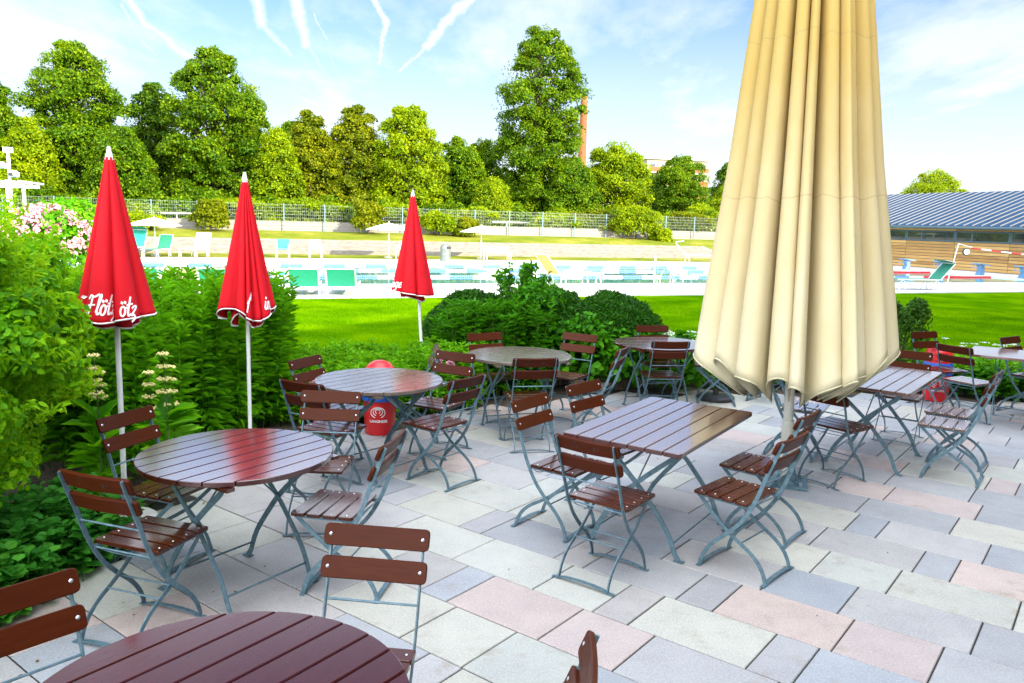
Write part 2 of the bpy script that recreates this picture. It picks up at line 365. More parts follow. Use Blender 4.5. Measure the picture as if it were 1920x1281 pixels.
# ================================================================== SETTING
def sheet(name, material, polys, kind='structure'):
    mb = MB()
    for p in polys: mb.add(p, [tuple(range(len(p)))])
    o = mb.build(name, material); tag(o, kind=kind); return o
def P3(s, n, z): x, y = sn(s, n); return (x, y, z)
def strip(rows, s0, s1, steps=1):
    """rows: (n, z) profile extruded along the pool direction"""
    out = []
    for (n0, z0), (n1, z1) in zip(rows, rows[1:]):
        out.append([P3(s0, n0, z0), P3(s1, n0, z0), P3(s1, n1, z1), P3(s0, n1, z1)])
    return out
# lawn from behind the camera to the deck, wide; terrain rises behind the pool
sheet('lawn', LAWN, strip([(-120, -.03), (20.5, -.03)], -300, 300))
DECK_Z = 0.0
S0, S1, N0, N1 = -16.0, 36.6, 24.7, 38.1      # pool
sheet('pool_deck', DECK, [[P3(-60, 20.5, 0), P3(60, 20.5, 0), P3(60, N0, 0), P3(-60, N0, 0)],
                          [P3(-60, N1, 0), P3(60, N1, 0), P3(60, 40.2, 0), P3(-60, 40.2, 0)],
                          [P3(-60, N0, 0), P3(S0, N0, 0), P3(S0, N1, 0), P3(-60, N1, 0)],
                          [P3(S1, N0, 0), P3(60, N0, 0), P3(60, N1, 0), P3(S1, N1, 0)],
                          [P3(-60, 20.5, -.04), P3(60, 20.5, -.04), P3(60, 20.5, 0), P3(-60, 20.5, 0)]])
def tile_b(nt, S, p):
    co = nt.coord('Object'); br = nt.new('ShaderNodeTexBrick'); nt.put(br.inputs['Vector'], co); br.inputs['Scale'].default_value = 1.5
    br.inputs['Color1'].default_value = (.50, .70, .70, 1); br.inputs['Color2'].default_value = (.56, .74, .74, 1); br.inputs['Mortar'].default_value = (.6, .8, .8, 1)
    S('Base Color', br.outputs[0])
TILE = mat('pool_tiles', rough=.4, build=tile_b)
def pr(s0, s1, n0, n1, z): return [P3(s0, n0, z), P3(s1, n0, z), P3(s1, n1, z), P3(s0, n1, z)]
bz = -1.8
sheet('pool_basin', TILE, [pr(S0, S1, N0, N1, bz),
      [P3(S0, N0, bz), P3(S1, N0, bz), P3(S1, N0, -.004), P3(S0, N0, -.004)], [P3(S0, N1, bz), P3(S1, N1, bz), P3(S1, N1, -.004), P3(S0, N1, -.004)],
      [P3(S0, N0, bz), P3(S0, N1, bz), P3(S0, N1, -.004), P3(S0, N0, -.004)], [P3(S1, N0, bz), P3(S1, N1, bz), P3(S1, N1, -.004), P3(S1, N0, -.004)]])
wm = bpy.data.materials.new('pool_water'); wm.use_nodes = True; nt = NT(wm.node_tree); nt.n.clear()
out = nt.new('ShaderNodeOutputMaterial'); gl = nt.new('ShaderNodeBsdfGlossy'); gl.inputs['Roughness'].default_value = .02; gl.inputs[0].default_value = (.95, 1, 1, 1)
tr = nt.new('ShaderNodeBsdfTransparent'); tr.inputs[0].default_value = (.66, .86, .84, 1)
fr = nt.new('ShaderNodeFresnel'); fr.inputs[0].default_value = 1.33
bp = nt.bump(nt.noise(nt.scale(nt.coord('Object'), (1, 1, 1)), 1.6, 3, .5), .05, .05); nt.l.new(bp, gl.inputs['Normal']); nt.l.new(bp, fr.inputs['Normal'])
mx = nt.new('ShaderNodeMixShader'); nt.l.new(fr.outputs[0], mx.inputs[0]); nt.l.new(tr.outputs[0], mx.inputs[1]); nt.l.new(gl.outputs[0], mx.inputs[2]); nt.l.new(mx.outputs[0], out.inputs[0])
sheet('pool_water', wm, [pr(S0, S1, N0, N1, -.05)])
sheet('grass_bank', BANKG, strip([(40.2, .0), (44.3, .02)], -80, 60)+strip([(48.0, .72), (49.2, .86), (50.4, 1.0), (52.3, 1.15)], -80, 120)
      + [[P3(33.2, 44.3, .02), P3(120, 44.3, .02), P3(120, 48.0, .72), P3(33.2, 48.0, .72)], [P3(-80, 44.3, .02), P3(-38, 44.3, .02), P3(-38, 48.0, .72), P3(-80, 48.0, .72)],
         [P3(60, 20.5, 0), P3(120, 20.5, 0), P3(120, 44.3, .02), P3(60, 44.3, .02)]])
sheet('ground', FARG, strip([(52.3, 1.15), (70, 1.3), (400, 1.5)], -500, 500)+[[P3(-500, 20.5, -.06), P3(-60, 20.5, -.06), P3(-80, 52.3, 1.15), P3(-500, 52.3, 1.15)],
      [P3(120, 20.5, -.02), P3(500, 20.5, -.02), P3(500, 52.3, 1.15), P3(120, 52.3, 1.15)]])

# ---------------------------------------------------------------- patio slabs
BED = [(-3.2, 1.6), (-2.75, 2.8), (-2.50, 3.9), (-2.35, 4.7), (-2.55, 5.8), (-2.45, 6.7), (-2.05, 7.45), (-1.05, 7.62), (-.15, 8.42), (1.23, 9.42), (2.3, 9.62), (5.2, 9.85), (6.1, 9.4), (8.5, 8.6), (10.2, 8.4)]
PATIO_POLY = BED+[(4.6, -.2), (1.0, -5.0), (-6.5, -5.0), (-5.5, -1.0)]
def inside(x, y, poly):
    c = False; j = len(poly)-1
    for i in range(len(poly)):
        (xi, yi), (xj, yj) = poly[i], poly[j]
        if (yi > y) != (yj > y) and x < (xj-xi)*(y-yi)/(yj-yi)+xi: c = not c
        j = i
    return c
gn = np.array([.6115, .7912]); ga = np.array([.7912, -.6115]); ROW, ORG, U = .42, 3.807, .207
B_, Lc, Cc, K_ = (.285, .295, .315), (.330, .324, .326), (.375, .378, .345), (.395, .330, .312)
known = {-4: ([-2.99, -2.40, -2.20], [Lc, B_, Lc, Cc]), -3: ([-3.41, -3.21, -2.61, -2.21, -1.78, -1.2], [Lc, Lc, Cc, Cc, Cc, B_, Lc]),
 -2: ([-3.3, -2.89, -2.69, -2.09, -1.67, -1.05, -.63], [Cc, Lc, B_, K_, K_, Lc, B_, K_]), -1: ([-3.65, -3.03, -2.43, -2.04, -1.83, -1.21, -1.0, -.4], [Lc, Cc, Cc, Cc, Lc, Cc, B_, B_, Lc]),
 0: ([-3.94, -3.35, -3.16, -2.58, -2.37, -1.77, -1.56, -.95, -.53, .1], [Lc, Cc, B_, B_, Lc, Lc, B_, K_, K_, Lc, Cc]),
 1: ([-4.45, -3.83, -3.27, -2.7, -2.08, -1.46, -1.04, -.42, .2], [K_, Cc, Cc, Cc, B_, Lc, B_, Lc, B_, Cc]),
 2: ([-4.7, -4.1, -3.5, -2.9, -2.55, -1.95, -1.32, -.90, -.29, .15], [Lc, K_, Lc, Cc, K_, B_, Cc, Cc, Cc, Cc, B_]),
 3: ([-2.3, -1.88, -1.46, -.85, -.65, -.02], [Lc, B_, Lc, Lc, B_, K_, B_]), 4: ([-2.0, -1.36, -1.16, -.54, .0], [B_, Cc, B_, Lc, B_, Cc]),
 5: ([-2.0, -1.40, -.79, -.2], [Cc, B_, B_, Cc, B_]), 6: ([-1.95, -1.72, -1.31, -.70, -.3], [B_, Lc, K_, K_, B_, Cc]),
 7: ([-2.4, -1.8, -1.4, -.8], [Lc, Cc, Lc, Lc, B_]), 8: ([-2.6, -2.0, -1.38, -.75], [K_, Lc, K_, Cc, K_])}
mb = MB(); cols = []
srg = random.Random(5)
for k in range(-24, 34):
    a0 = ORG+k*ROW
    if k in known:
        js, cs = known[k]; js = list(js); cs = list(cs)
    else:
        js = [-2+srg.random()*.5]; cs = [srg.choice([B_, Lc])]
        cs.append(srg.choice([B_, Lc, Cc]))
    def pick():
        return srg.choices([B_, Lc, Cc, K_], [.34, .30, .25, .11])[0]
    while js[-1] < 9: js.append(js[-1]+U*srg.choice([1, 2, 2, 3, 3, 3])); cs.append(pick())
    while js[0] > -9: js.insert(0, js[0]-U*srg.choice([1, 2, 2, 3, 3, 3])); cs.insert(0, pick())
    for j in range(len(js)-1):
        s0, s1 = js[j]+.004, js[j+1]-.004; n0, n1 = a0+.004, a0+ROW-.004
        c = gn*(n0+n1)/2+ga*(s0+s1)/2
        if not inside(c[0], c[1], PATIO_POLY): continue
        rr = srg.uniform(-.0012, .0012); e = .0035
        def q(n, s, z): v = gn*n+ga*s; return (v[0], v[1], z)
        top = [q(n0+e, s0+e, rr), q(n0+e, s1-e, rr), q(n1-e, s1-e, rr), q(n1-e, s0+e, rr)]
        low = [q(n0, s0, rr-.004), q(n0, s1, rr-.004), q(n1, s1, rr-.004), q(n1, s0, rr-.004)]
        bot = [q(n0, s0, -.03), q(n0, s1, -.03), q(n1, s1, -.03), q(n1, s0, -.03)]
        nb = len(mb.f)
        mb.add(top+low+bot, [(0, 1, 2, 3)]+[(i, (i+1) % 4, 4+(i+1) % 4, 4+i) for i in range(4)]+[(4+i, 4+(i+1) % 4, 8+(i+1) % 4, 8+i) for i in range(4)])
        t = srg.uniform(.93, 1.06); w = srg.uniform(-.012, .012); base = cs[j+1]
        cols.append((tuple((base[0]*t+w, base[1]*t, base[2]*t-w)), len(mb.f)-nb))
me = bpy.data.meshes.new('patio'); me.from_pydata(mb.v, [], mb.f); ca = me.color_attributes.new('slab', 'FLOAT_COLOR', 'CORNER')
arr = []
for c, nf in cols:
    arr += [(*c, 1)]*(nf*4)
ca.data.foreach_set('color', np.array(arr, np.float32).ravel()); me.update()
bm = bmesh.new(); bm.from_mesh(me); bmesh.ops.recalc_face_normals(bm, faces=bm.faces)
for f in bm.faces:
    pass
bm.to_mesh(me); bm.free()
tag(link('patio', me, PATIO), kind='structure')
tag(MB().prism([(x, y) for x, y in PATIO_POLY], -.035, -.007).build('joint_bed', JOINT), kind='structure')
sheet('planting_bed', SOIL, [[(-14, -4, -.02), (-3.2, 1.6, -.02), (-2.5, 3.9, -.02), (-2.5, 5.8, -.02), (-2.05, 7.45, -.02), (-1.4, 9.2, -.02), (-3.5, 9.6, -.02), (-9, 10, -.02)],
      [(-1.4, 9.2, -.02), (-2.05, 7.45, -.02), (-1.05, 7.62, -.02), (-.15, 8.42, -.02), (1.23, 9.42, -.02), (2.3, 9.62, -.02), (5.2, 9.85, -.02), (8.5, 8.6, -.02), (9.5, 10.4, -.02), (2, 11.1, -.02), (0, 10.6, -.02)]])

# ================================================================== CHAIRS
def slat(mb, w, h, t, centre, up, fwd, bow=0, r=.012, n=9, be=.003):
    """rounded slat along local x. up: height direction, fwd: thickness direction"""
    up = Vector(up).normalized(); fwd = Vector(fwd).normalized(); c = Vector(centre); X = Vector((1, 0, 0))
    xs = [-w/2, -w/2+r*.12, -w/2+r*.4, -w/2+r]+[-w/2+r+(w-2*r)*k/n for k in range(1, n)]+[w/2-r, w/2-r*.4, w/2-r*.12, w/2]
    rings = []
    for x in xs:
        d = max(0, r-(w/2-abs(x))); hh = h/2-r+math.sqrt(max(r*r-d*d, 0)); tt = t/2 if d < r*.95 else t/2-be*.7
        o = c+X*x+fwd*(bow*(1-(2*x/w)**2))
        sec = [(-hh+be, -tt), (hh-be, -tt), (hh, -tt+be), (hh, tt-be), (hh-be, tt), (-hh+be, tt), (-hh, tt-be), (-hh, -tt+be)]
        rings.append([o+up*a+fwd*b for a, b in sec])
    mb.loft(rings)
UP = [(-.280, .845), (-.243, .74), (-.205, .64), (-.168, .53), (-.128, .435), (-.07, .335), (.01, .245), (.085, .175), (.14, .105), (.166, .045), (.174, .004)]
BK = [(.215, .425), (.13, .345), (.045, .272), (-.04, .215), (-.125, .165), (-.185, .11), (-.218, .055), (-.234, .004)]
def zy(path, z):
    for (y0, z0), (y1, z1) in zip(path, path[1:]):
        if z1 <= z <= z0: return y0+(y1-y0)*(z0-z)/(z0-z1)
    return path[-1][0]
MESH = {}
def chair_proto(wood, seatwood, detail=True, text=False):
    root = empty('folding_chair', (0, 0, 0))
    mb = MB()
    for k in range(4): slat(mb, .385, .078, .019, (0, -.107+.039+k*.0885, .447), (0, 1, 0), (0, 0, 1), 0, .008, 4)
    seat = mb.build('seat', seatwood, root, True)
    b = MB(); ud = Vector((0, -.37, .93)); fd = Vector((0, .93, .37))
    slats = [(.812, .082), (.700, .082)]
    for z, h in slats: slat(b, .405, h, .019, (0, zy(UP, z)+.016, z), ud, fd, -.012, .018, 10)
    back = b.build('backrest', wood, root, True)
    for s in (-1, 1):
        x = s*.178
        MB().bar([(x, y, z) for y, z in [tuple(p)[1:] for p in spline([(0, *q) for q in UP], 3)]], .022, .0055, (0, 1, 0) if 0 else (0, .93, .37)).build('leg', METAL, root, True) if 0 else \
        MB().bar([(x, p[1], p[2]) for p in spline([(0, *q) for q in UP], 3)], .006, .023, (1, 0, 0)).build('leg', METAL, root, True)
        x2 = s*.158
        MB().bar([(x2, p[1], p[2]) for p in spline([(0, *q) for q in BK], 3)], .006, .022, (1, 0, 0)).build('leg', METAL, root, True)
        MB().bar([(s*.165, -.125, .430), (s*.165, .225, .430)], .005, .020, (1, 0, 0)).build('seat_rail', METAL, root)
    for y in (.174, -.234):
        p = [(-.20, y, .005), (-.165, y, .006), (-.12, y, .018), (0, y, .024), (.12, y, .018), (.165, y, .006), (.20, y, .005)]
        MB().bar(spline(p, 2), .026, .005, (0, 1, 0)).build('foot_rail', METAL, root)
    for z, path, w in ((.585, UP, .178), (.215, UP, .178), (.20, BK, .158)):
        y = zy(path, z); MB().tube([(-w, y, z), (w, y, z)], .0048, 6).build('crossbar', METAL, root, True)
    MB().tube([(-.165, -.118, .428), (.165, -.118, .428)], .0045, 6).build('hinge_rod', METAL, root, True)
    MB().tube(spline([(-.158, -.115, .425), (-.12, -.075, .392), (.12, -.075, .392), (.158, -.115, .425)], 3), .003, 5).build('latch_wire', METAL, root, True)
    if detail:
        bolt = None
        for z, h in slats:
            for s in (-1, 1):
                y0 = zy(UP, z)+.016; o = Vector((s*.178, y0-.012*(1-(2*.178/.405)**2), z))
                m = MB(); m.lathe([(.0001, .0035), (.004, .003), (.0068, .001), (.0074, 0)], n=10)
                bb = m.build('bolt', BOLT, back, True); bb.location = o+fd.normalized()*.0095; bb.rotation_euler = (-math.atan2(.93, .37), 0, 0)
        for k in range(4):
            for s in (-1, 1):
                m = MB(); m.lathe([(.0001, .003), (.004, .002), (.0056, .0005), (.006, 0)], n=8)
                bb = m.build('bolt', BOLT, seat, True); bb.location = (s*.165, -.107+.039+k*.0885, .4565)
    if text:
        z = .812; y0 = zy(UP, z)+.016
        script_on('lettering', 'Flötzinger', .044, lambda u, v, w: tuple(Vector((-u*-1, y0-.012*(1-(2*u/.405)**2), z))+ud.normalized()*v-fd.normalized()*.0102), INK, back, .12)
    return root
chairs = {}
protos = {}
def chair(x, y, deg, label, group, kind='dark', detail=True, text=False):
    key = (kind, detail, text)
    if key not in protos:
        w, sw = {'dark': (WOOD, WOODS), 'shiny': (WOOD, WOODF)}[kind]
        o = chair_proto(w, sw, detail, text); protos[key] = o
    else: o = copy_tree(protos[key])
    o.location = (x, y, .001); o.rotation_euler = (0, 0, R(deg)); tag(o, label, 'chair', group)
    return o
G1 = 'folding chairs around the nearest round table'; G2 = 'folding chairs around the left round table'; G3 = 'folding chairs around the grey round table'
G4 = 'folding chairs around the middle round table'; G5 = 'folding chairs around the far round table by the hedge'; G6 = 'folding chairs around the near rectangular table'
G7 = 'folding chairs around the table behind the cream parasol'; G8 = 'folding chairs around the far right table'
CH = [
 (-1.33, 2.14, 230, 'chair cut off by the left edge beside the nearest round table, two red-brown slats showing', G1, 'dark', 1, 0),
 (-.52, 2.62, 173, 'chair facing the camera across the nearest round table, bolts on its dark slats', G1, 'dark', 1, 0),
 (-.035, 1.98, 84, 'chair at the bottom edge of the photo seen edge-on, only its slat ends showing', G1, 'dark', 1, 0),
 (-1.75, 3.65, 341, 'lettered chair back turned to the camera at the left round table, beside the ground cover', G2, 'dark', 1, 1),
 (-1.99, 4.43, 250, 'chair in front of the nearest red parasol pole, facing right to the left round table', G2, 'dark', 1, 0),
 (-.88, 4.18, 80, 'chair at the right of the left round table, its seat slats shining bluish', G2, 'dark', 1, 0),
 (-1.21, 4.98, 178, 'chair between the left and grey round tables, facing the camera', G2, 'dark', 1, 0),
 (-1.36, 5.76, 333, 'chair with its back to the camera at the left front of the grey round table', G3, 'dark', 1, 0),
 (-1.47, 6.40, 246, 'chair against the tall green perennials behind the grey round table', G3, 'dark', 1, 0),
 (-.53, 6.02, 52, 'chair facing left to the grey round table, alone on the open slabs right of it', G3, 'dark', 1, 1),
 (-.62, 6.76, 152, 'chair behind the grey round table beside the small pink roses', G3, 'dark', 1, 0),
 (-.95, 7.25, 100, 'chair seen edge-on beside the pole of the farthest red parasol', G3, 'dark', 0, 0),
 (-.16, 8.06, 210, 'chair behind the middle round table, left one in front of the leafy hedge', G4, 'dark', 0, 0),
 (.16, 7.05, 11, 'lettered chair with its back to the camera in front of the middle round table', G4, 'dark', 1, 1),
 (.59, 8.20, 149, 'chair right behind the middle round table, facing the camera before the clipped hedge', G4, 'dark', 0, 0),
 (.82, 7.62, 67, 'chair seen from the side right of the middle round table, facing left', G4, 'dark', 0, 0),
 (1.59, 8.30, 6, 'chair with its back to the camera before the far round table by the hedge', G5, 'dark', 0, 0),
 (1.70, 9.06, 193, 'chair behind the far round table by the hedge, beside the white flowers', G5, 'dark', 0, 0),
 (2.35, 9.09, 80, 'chair right of the far round table, its back hidden by the cream parasol', G5, 'dark', 0, 0),
 (.57, 4.41, 324, 'lettered chair at the near short end of the central rectangular table, back to the camera', G6, 'dark', 1, 1),
 (1.41, 4.56, 47, 'chair on the right long side of the central rectangular table, nearer one', G6, 'dark', 1, 0),
 (1.70, 5.13, 51, 'chair between the central rectangular table and the foot of the cream parasol', G6, 'dark', 1, 0),
 (.34, 5.09, 234, 'chair on the left long side of the central rectangular table, nearer one', G6, 'dark', 1, 0),
 (.73, 5.60, 229, 'chair on the left long side of the central rectangular table, farther one', G6, 'dark', 1, 0),
 (2.64, 6.30, 308, 'chair right behind the cream parasol pole, red-brown seat slats, back hidden by the canopy', G7, 'dark', 1, 0),
 (2.58, 7.00, 240, 'chair left behind the cream parasol pole, pale shining seat, back hidden by the canopy', G7, 'shiny', 1, 0),
 (3.67, 6.45, 54, 'chair with pale shining seat at the right, nearer of two facing left together', G7, 'shiny', 1, 0),
 (3.96, 6.90, 50, 'chair with pale shining seat at the right, farther of two facing left together', G7, 'shiny', 1, 0),
 (3.80, 7.62, 144, 'chair at the far end of the rectangular table that the cream parasol half hides', G7, 'dark', 1, 0),
 (3.03, 9.23, 48, 'chair mostly hidden behind the hem of the cream parasol, only legs on the far slabs', G7, 'dark', 0, 0),
 (4.87, 8.43, 299, 'chair with its back to the camera at the left end of the far right table', G8, 'shiny', 0, 0),
 (5.00, 9.20, 202, 'dark chair in front of the lawn with the smiling red bin behind it', G8, 'dark', 0, 0),
 (5.90, 8.95, 212, 'chair cut off by the right edge of the photo behind the far right table', G8, 'dark', 0, 0),
]
for (x, y, d, lb, g, k, det, tx) in CH: chair(x, y, d, lb, g, k, bool(det), bool(tx))

# ================================================================== TABLES
def table_legs(root, ax, ay, h=.715):
    """crossed flat-bar legs at x = +-ax, feet at y = +-ay"""
    prof = [(ay*1.12, 0.006), (ay*1.0, .05), (ay*.78, .18), (ay*.30, .345), (-ay*.02, .44), (-ay*.55, .565), (-ay*.92, .65), (-ay*1.02, h)]
    for sx in (-1, 1):
        for sy in (-1, 1):
            x = sx*(ax+(.006 if sy > 0 else -.004))
            leg = MB().bar([(x, p[1], p[2]) for p in spline([(0, sy*a, b) for a, b in prof], 3)], .008, .030, (1, 0, 0)).build('leg', METAL, root, True)
            MB().box((x, sy*(ay*1.12), .005), (.036, .062, .006)).build('foot_pad', METAL, leg)
        MB().tube([(sx*ax-.012, 0, .436), (sx*ax+.014, 0, .436)], .011, 8).build('pivot_bolt', METAL, root, True)
        MB().bar([(sx*ax, -ay*1.1, h+.004), (sx*ax, ay*1.1, h+.004)], .028, .006, (1, 0, 0)).build('top_bracket', METAL, root)
    for sy in (-1, 1): MB().tube([(-ax, sy*ay*.93, .10), (ax, sy*ay*.93, .10)], .0055, 6).build('stretcher', METAL, root, True)
    MB().tube([(-ax, 0, .43), (0, 0, h)], .005, 6).build('brace', METAL, root, True); MB().tube([(ax, 0, .43), (0, 0, h)], .005, 6).build('brace', METAL, root, True)
def plank_poly(mb, poly, z0, z1, be=.004):
    c = Vector((sum(p[0] for p in poly)/len(poly), sum(p[1] for p in poly)/len(poly)))
    def ins(d):
        out = []; n = len(poly)
        for i in range(n):
            a, b, e = Vector(poly[i-1]), Vector(poly[i]), Vector(poly[(i+1) % n])
            d1 = (b-a).normalized(); d2 = (e-b).normalized(); n1 = Vector((-d1.y, d1.x)); n2 = Vector((-d2.y, d2.x)); m = (n1+n2)
            m = m/max(m.length_squared, .3)*2*.5*2 if m.length > 1e-6 else n1
            out.append(b+m*.5*d*1.0 if False else b+(n1+n2).normalized()*d/max(.5, (n1+n2).length/2))
        return out
    i1 = ins(be)
    mb.loft([[(p[0], p[1], z) for p in q] for q, z in ((i1, z0), (poly, z0+be), (poly, z1-be), (i1, z1))])
def round_table(x, y, deg, label, wood, Rr=.5):
    root = empty('round_table', (x, y, 0), R(deg)); tag(root, label, 'table', 'round slatted tables')
    mb = MB(); n = 9; w = 2*Rr/n
    for k in range(n):
        y0, y1 = -Rr+k*w+.0032, -Rr+(k+1)*w-.0032; m = 9
        ys = [y0+(y1-y0)*i/m for i in range(m+1)]
        if k == 0: ys = [y0+.0+(y1-y0)*(i/m)**2 for i in range(m+1)]
        if k == n-1: ys = [y1-(y1-y0)*(1-i/m)**2 for i in range(m+1)]
        f = lambda t: math.sqrt(max(Rr*Rr-t*t, 1e-5))
        poly = [(f(t), t) for t in ys]+[(-f(t), t) for t in reversed(ys)]
        plank_poly(mb, poly, .722, .750, .0035)
    mb.build('tabletop', wood, root)
    table_legs(root, .27, .25)
    for sx in (-1, 1): MB().box((sx*.34, 0, .712), (.045, .78, .018)).build('batten', wood, root)
def rect_table(x, y, deg, label, wood, Lx=1.32, Ly=.77):
    root = empty('rectangular_table', (x, y, 0), R(deg)); tag(root, label, 'table', 'rectangular slatted tables')
    mb = MB(); n = 7; w = Ly/n
    for k in range(n):
        y0, y1 = -Ly/2+k*w+.003, -Ly/2+(k+1)*w-.003; r = .028; poly = []
        X = Lx/2
        def corner(cx, cy, a0): return [(cx+r*math.cos(a0+PI/2*i/4), cy+r*math.sin(a0+PI/2*i/4)) for i in range(5)]
        if k == 0: poly = corner(X-r, y0+r, -PI/2)+[(X, y1), (-X, y1)]+corner(-X+r, y0+r, PI)
        elif k == n-1: poly = [(-X, y0), (X, y0)]+corner(X-r, y1-r, 0)+corner(-X+r, y1-r, PI/2)
        else: poly = [(X, y0), (X, y1), (-X, y1), (-X, y0)]
        plank_poly(mb, poly, .722, .750, .0035)
    mb.build('tabletop', wood, root)
    for sx in (-1, 1): MB().box((sx*.45, 0, .712), (.05, Ly-.12, .018)).build('batten', wood, root)
    table_legs(root, .385, .27)
round_table(-.74, 1.90, 55, 'round dark slatted table nearest the camera, cut off by the bottom edge', WOODT)
round_table(-1.45, 4.12, 57, 'round red-brown slatted table at the left with a glossy reflection', WOODG)
round_table(-1.04, 6.19, 52, 'round slatted table with faded grey top in front of the red ice cream bin', WOODW)
round_table(.077, 7.58, 20, 'round brown slatted table in the middle before the leafy hedge', WOODW)
round_table(1.61, 8.62, 12, 'round slatted table by the clipped hedge, half hidden by the cream parasol', WOODG)
rect_table(1.0, 5.06, 56.5, 'rectangular slatted table in the centre of the patio left of the cream parasol', WOODG)
rect_table(3.25, 6.93, 52, 'rectangular slatted table with white sky glare half hidden behind the cream parasol', WOODF)
rect_table(5.62, 8.38, -35, 'rectangular slatted table at the right edge in front of the lawn', WOODF)

# ================================================================== PARASOLS
def fold_surface(name, lobes, Rfun, depthfun, z0fun, z1, material, parent, nz=26, thick=.004, skew=.0, npl=12, cx=0, cy=0, deep=False):
    """closed parasol cloth: lobes = list of (start angle, end angle, scale, skew)"""
    cols = []
    for (a0, a1, sc, sk) in lobes:
        for i in range(npl):
            t = i/npl if not deep else .5*(i/npl)+.5*(.5-.5*math.cos(PI*i/npl)); cols.append((a0+(a1-a0)*t, t, sc, sk, a1-a0))
    n = len(cols); rings = []
    for j in range(nz+1):
        v = j/nz; ring = []
        for (a, t, sc, sk, wd) in cols: ring.append(None)
        rings.append(ring)
    def pt(a, t, sc, sk, wd, v):
        prof = (1-abs(2*t-1)**3.0)**.85            # 0 at the valleys, 1 at the crown of the fold
        if deep: x = abs(2*t-1); prof = .70*(1-x**9)**.9+.30*(1-x**2.2)
        zb = z0fun(a, prof, sc); z = zb+(z1-zb)*v; Rr = Rfun(z); d = depthfun(z)
        r = Rr*(1-.03*(1-sc))-d*(1-prof*sc); r = max(r, .012)
        aa = a+sk*wd*prof*(d/(depthfun(0)+1e-6))
        return (cx+r*math.cos(aa), cy+r*math.sin(aa), z)
    V = [pt(*c, j/nz) for j in range(nz+1) for c in cols]
    Fq = [(j*n+i, j*n+(i+1) % n, (j+1)*n+(i+1) % n, (j+1)*n+i) for j in range(nz) for i in range(n)]
    me = bpy.data.meshes.new(name); me.from_pydata(V, [], Fq); me.update()
    o = link(name, me, material, parent, True)
    sm = o.modifiers.new('cloth', 'SOLIDIFY'); sm.thickness = thick; sm.offset = -1
    return o, pt, cols

# --- large cream parasol
CX, CY = 2.215, 6.17
root = empty('cream_parasol', (CX, CY, 0)); root.rotation_euler = (0, R(-1.3), 0); tag(root, 'large closed cream canvas parasol with deep folds standing on the patio', 'parasol')
ar = random.Random(21)
# crowns of the folds by azimuth (camera looks along +y, so the visible side faces -y)
edges_px = [1318, 1366, 1412, 1446, 1490, 1520, 1556, 1580, 1600, 1640, 1672, 1690]
def ang_of(px):
    t = max(-1, min(1, (px-1504)/187)); return -PI/2+math.asin(t)
A_ = [-PI*1.02+0, ]
lob = []
va = [q-.34 for q in (-3.14, -2.62, -2.24, -1.90, -1.58, -1.38, -1.04, -.88, -.50, -.12, .25)]
sks = [.12, -.22, .18, .20, -.22, .25, -.15, .22, -.25, .10, -.16, .12]
scs = [1, .78, 1.0, .90, 1.0, .84, 1.03, .62, .88, 1.04, .92, 1.0]
for i in range(len(va)-1): lob.append((va[i], va[i+1], scs[i], sks[i]))
bk = 8; st = va[-1]; en = va[0]+2*PI
for i in range(bk): lob.append((st+(en-st)*i/bk, st+(en-st)*(i+1)/bk, ar.uniform(.85, 1.05), ar.uniform(-.2, .2)))
def Rc(z):
    t = [(.6, .81), (1.0, .765), (1.5, .70), (2.5, .555), (3.67, .418), (4.6, .25), (5.15, .06), (5.3, .05)]
    for (z0, r0), (z1, r1) in zip(t, t[1:]):
        if z <= z1: return r0+(r1-r0)*max(0, (z-z0))/(z1-z0)
    return .05
def Dc(z): return max(.0, .42*(1-(max(z, .6)-.6)/5.6))
def zbc(a, prof, sc): return .93+.10*max(0, -math.cos(a+.35))*prof+.22*max(0, math.cos(a-.12))**1.5*prof - .20*(1-prof)+.03*math.sin(a*9+1)
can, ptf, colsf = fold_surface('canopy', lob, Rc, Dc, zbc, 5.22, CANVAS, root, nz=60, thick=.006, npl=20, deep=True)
hem = MB()
hp = [Vector(ptf(*c, 0.0))+Vector((0, 0, .004)) for c in colsf]; hem.tube(hp+[hp[0]], .0065, 5); hem.build('hem_seam', noisy('hem_webbing', (.40, .38, .24), (.50, .46, .30), 20, .8, bump=.1), can)
MB().lathe([(.0, 5.42), (.03, 5.40), (.05, 5.32), (.07, 5.2), (.0, 5.19)], n=16).build('finial', PAINTW, root, True)
MB().lathe([(.0, 5.2), (.038, 5.2), (.038, .52), (.047, .515), (.047, .10), (.038, .09), (.038, .01), (0, .01)], n=24).build('pole', noisy('aged_ivory_enamel', (.50, .49, .42), (.60, .59, .52), 9, .5, (1, 1, .4), .1), root, True)
b = MB(); b.box((0, 0, .012), (.34, .34, .022), R(-20)).box((0, 0, .03), (.16, .16, .014), R(-20)); base = b.build('base_plate', METAL, root)
for k in range(4):
    a = R(45+90*k-20); MB().bar([(math.cos(a)*.045, math.sin(a)*.045, .20), (math.cos(a)*.10, math.sin(a)*.10, .05), (math.cos(a)*.15, math.sin(a)*.15, .037)], .03, .006, (-math.sin(a), math.cos(a), 0)).build('bracket', METAL, base)
    MB().lathe([(0, .045), (.014, .044), (.014, .023), (0, .022)], (math.cos(a)*.17, math.sin(a)*.17, 0), 6).build('anchor_bolt', BOLT, base)
for k in range(8):
    a = 2*PI*k/8+.2; MB().bar([(math.cos(a)*.06, math.sin(a)*.06, 4.9), (math.cos(a)*.22, math.sin(a)*.22, 3.2), (math.cos(a)*.30, math.sin(a)*.30, 1.1)], .02, .03, (-math.sin(a), math.cos(a), 0)).build('rib', WOODF, root)

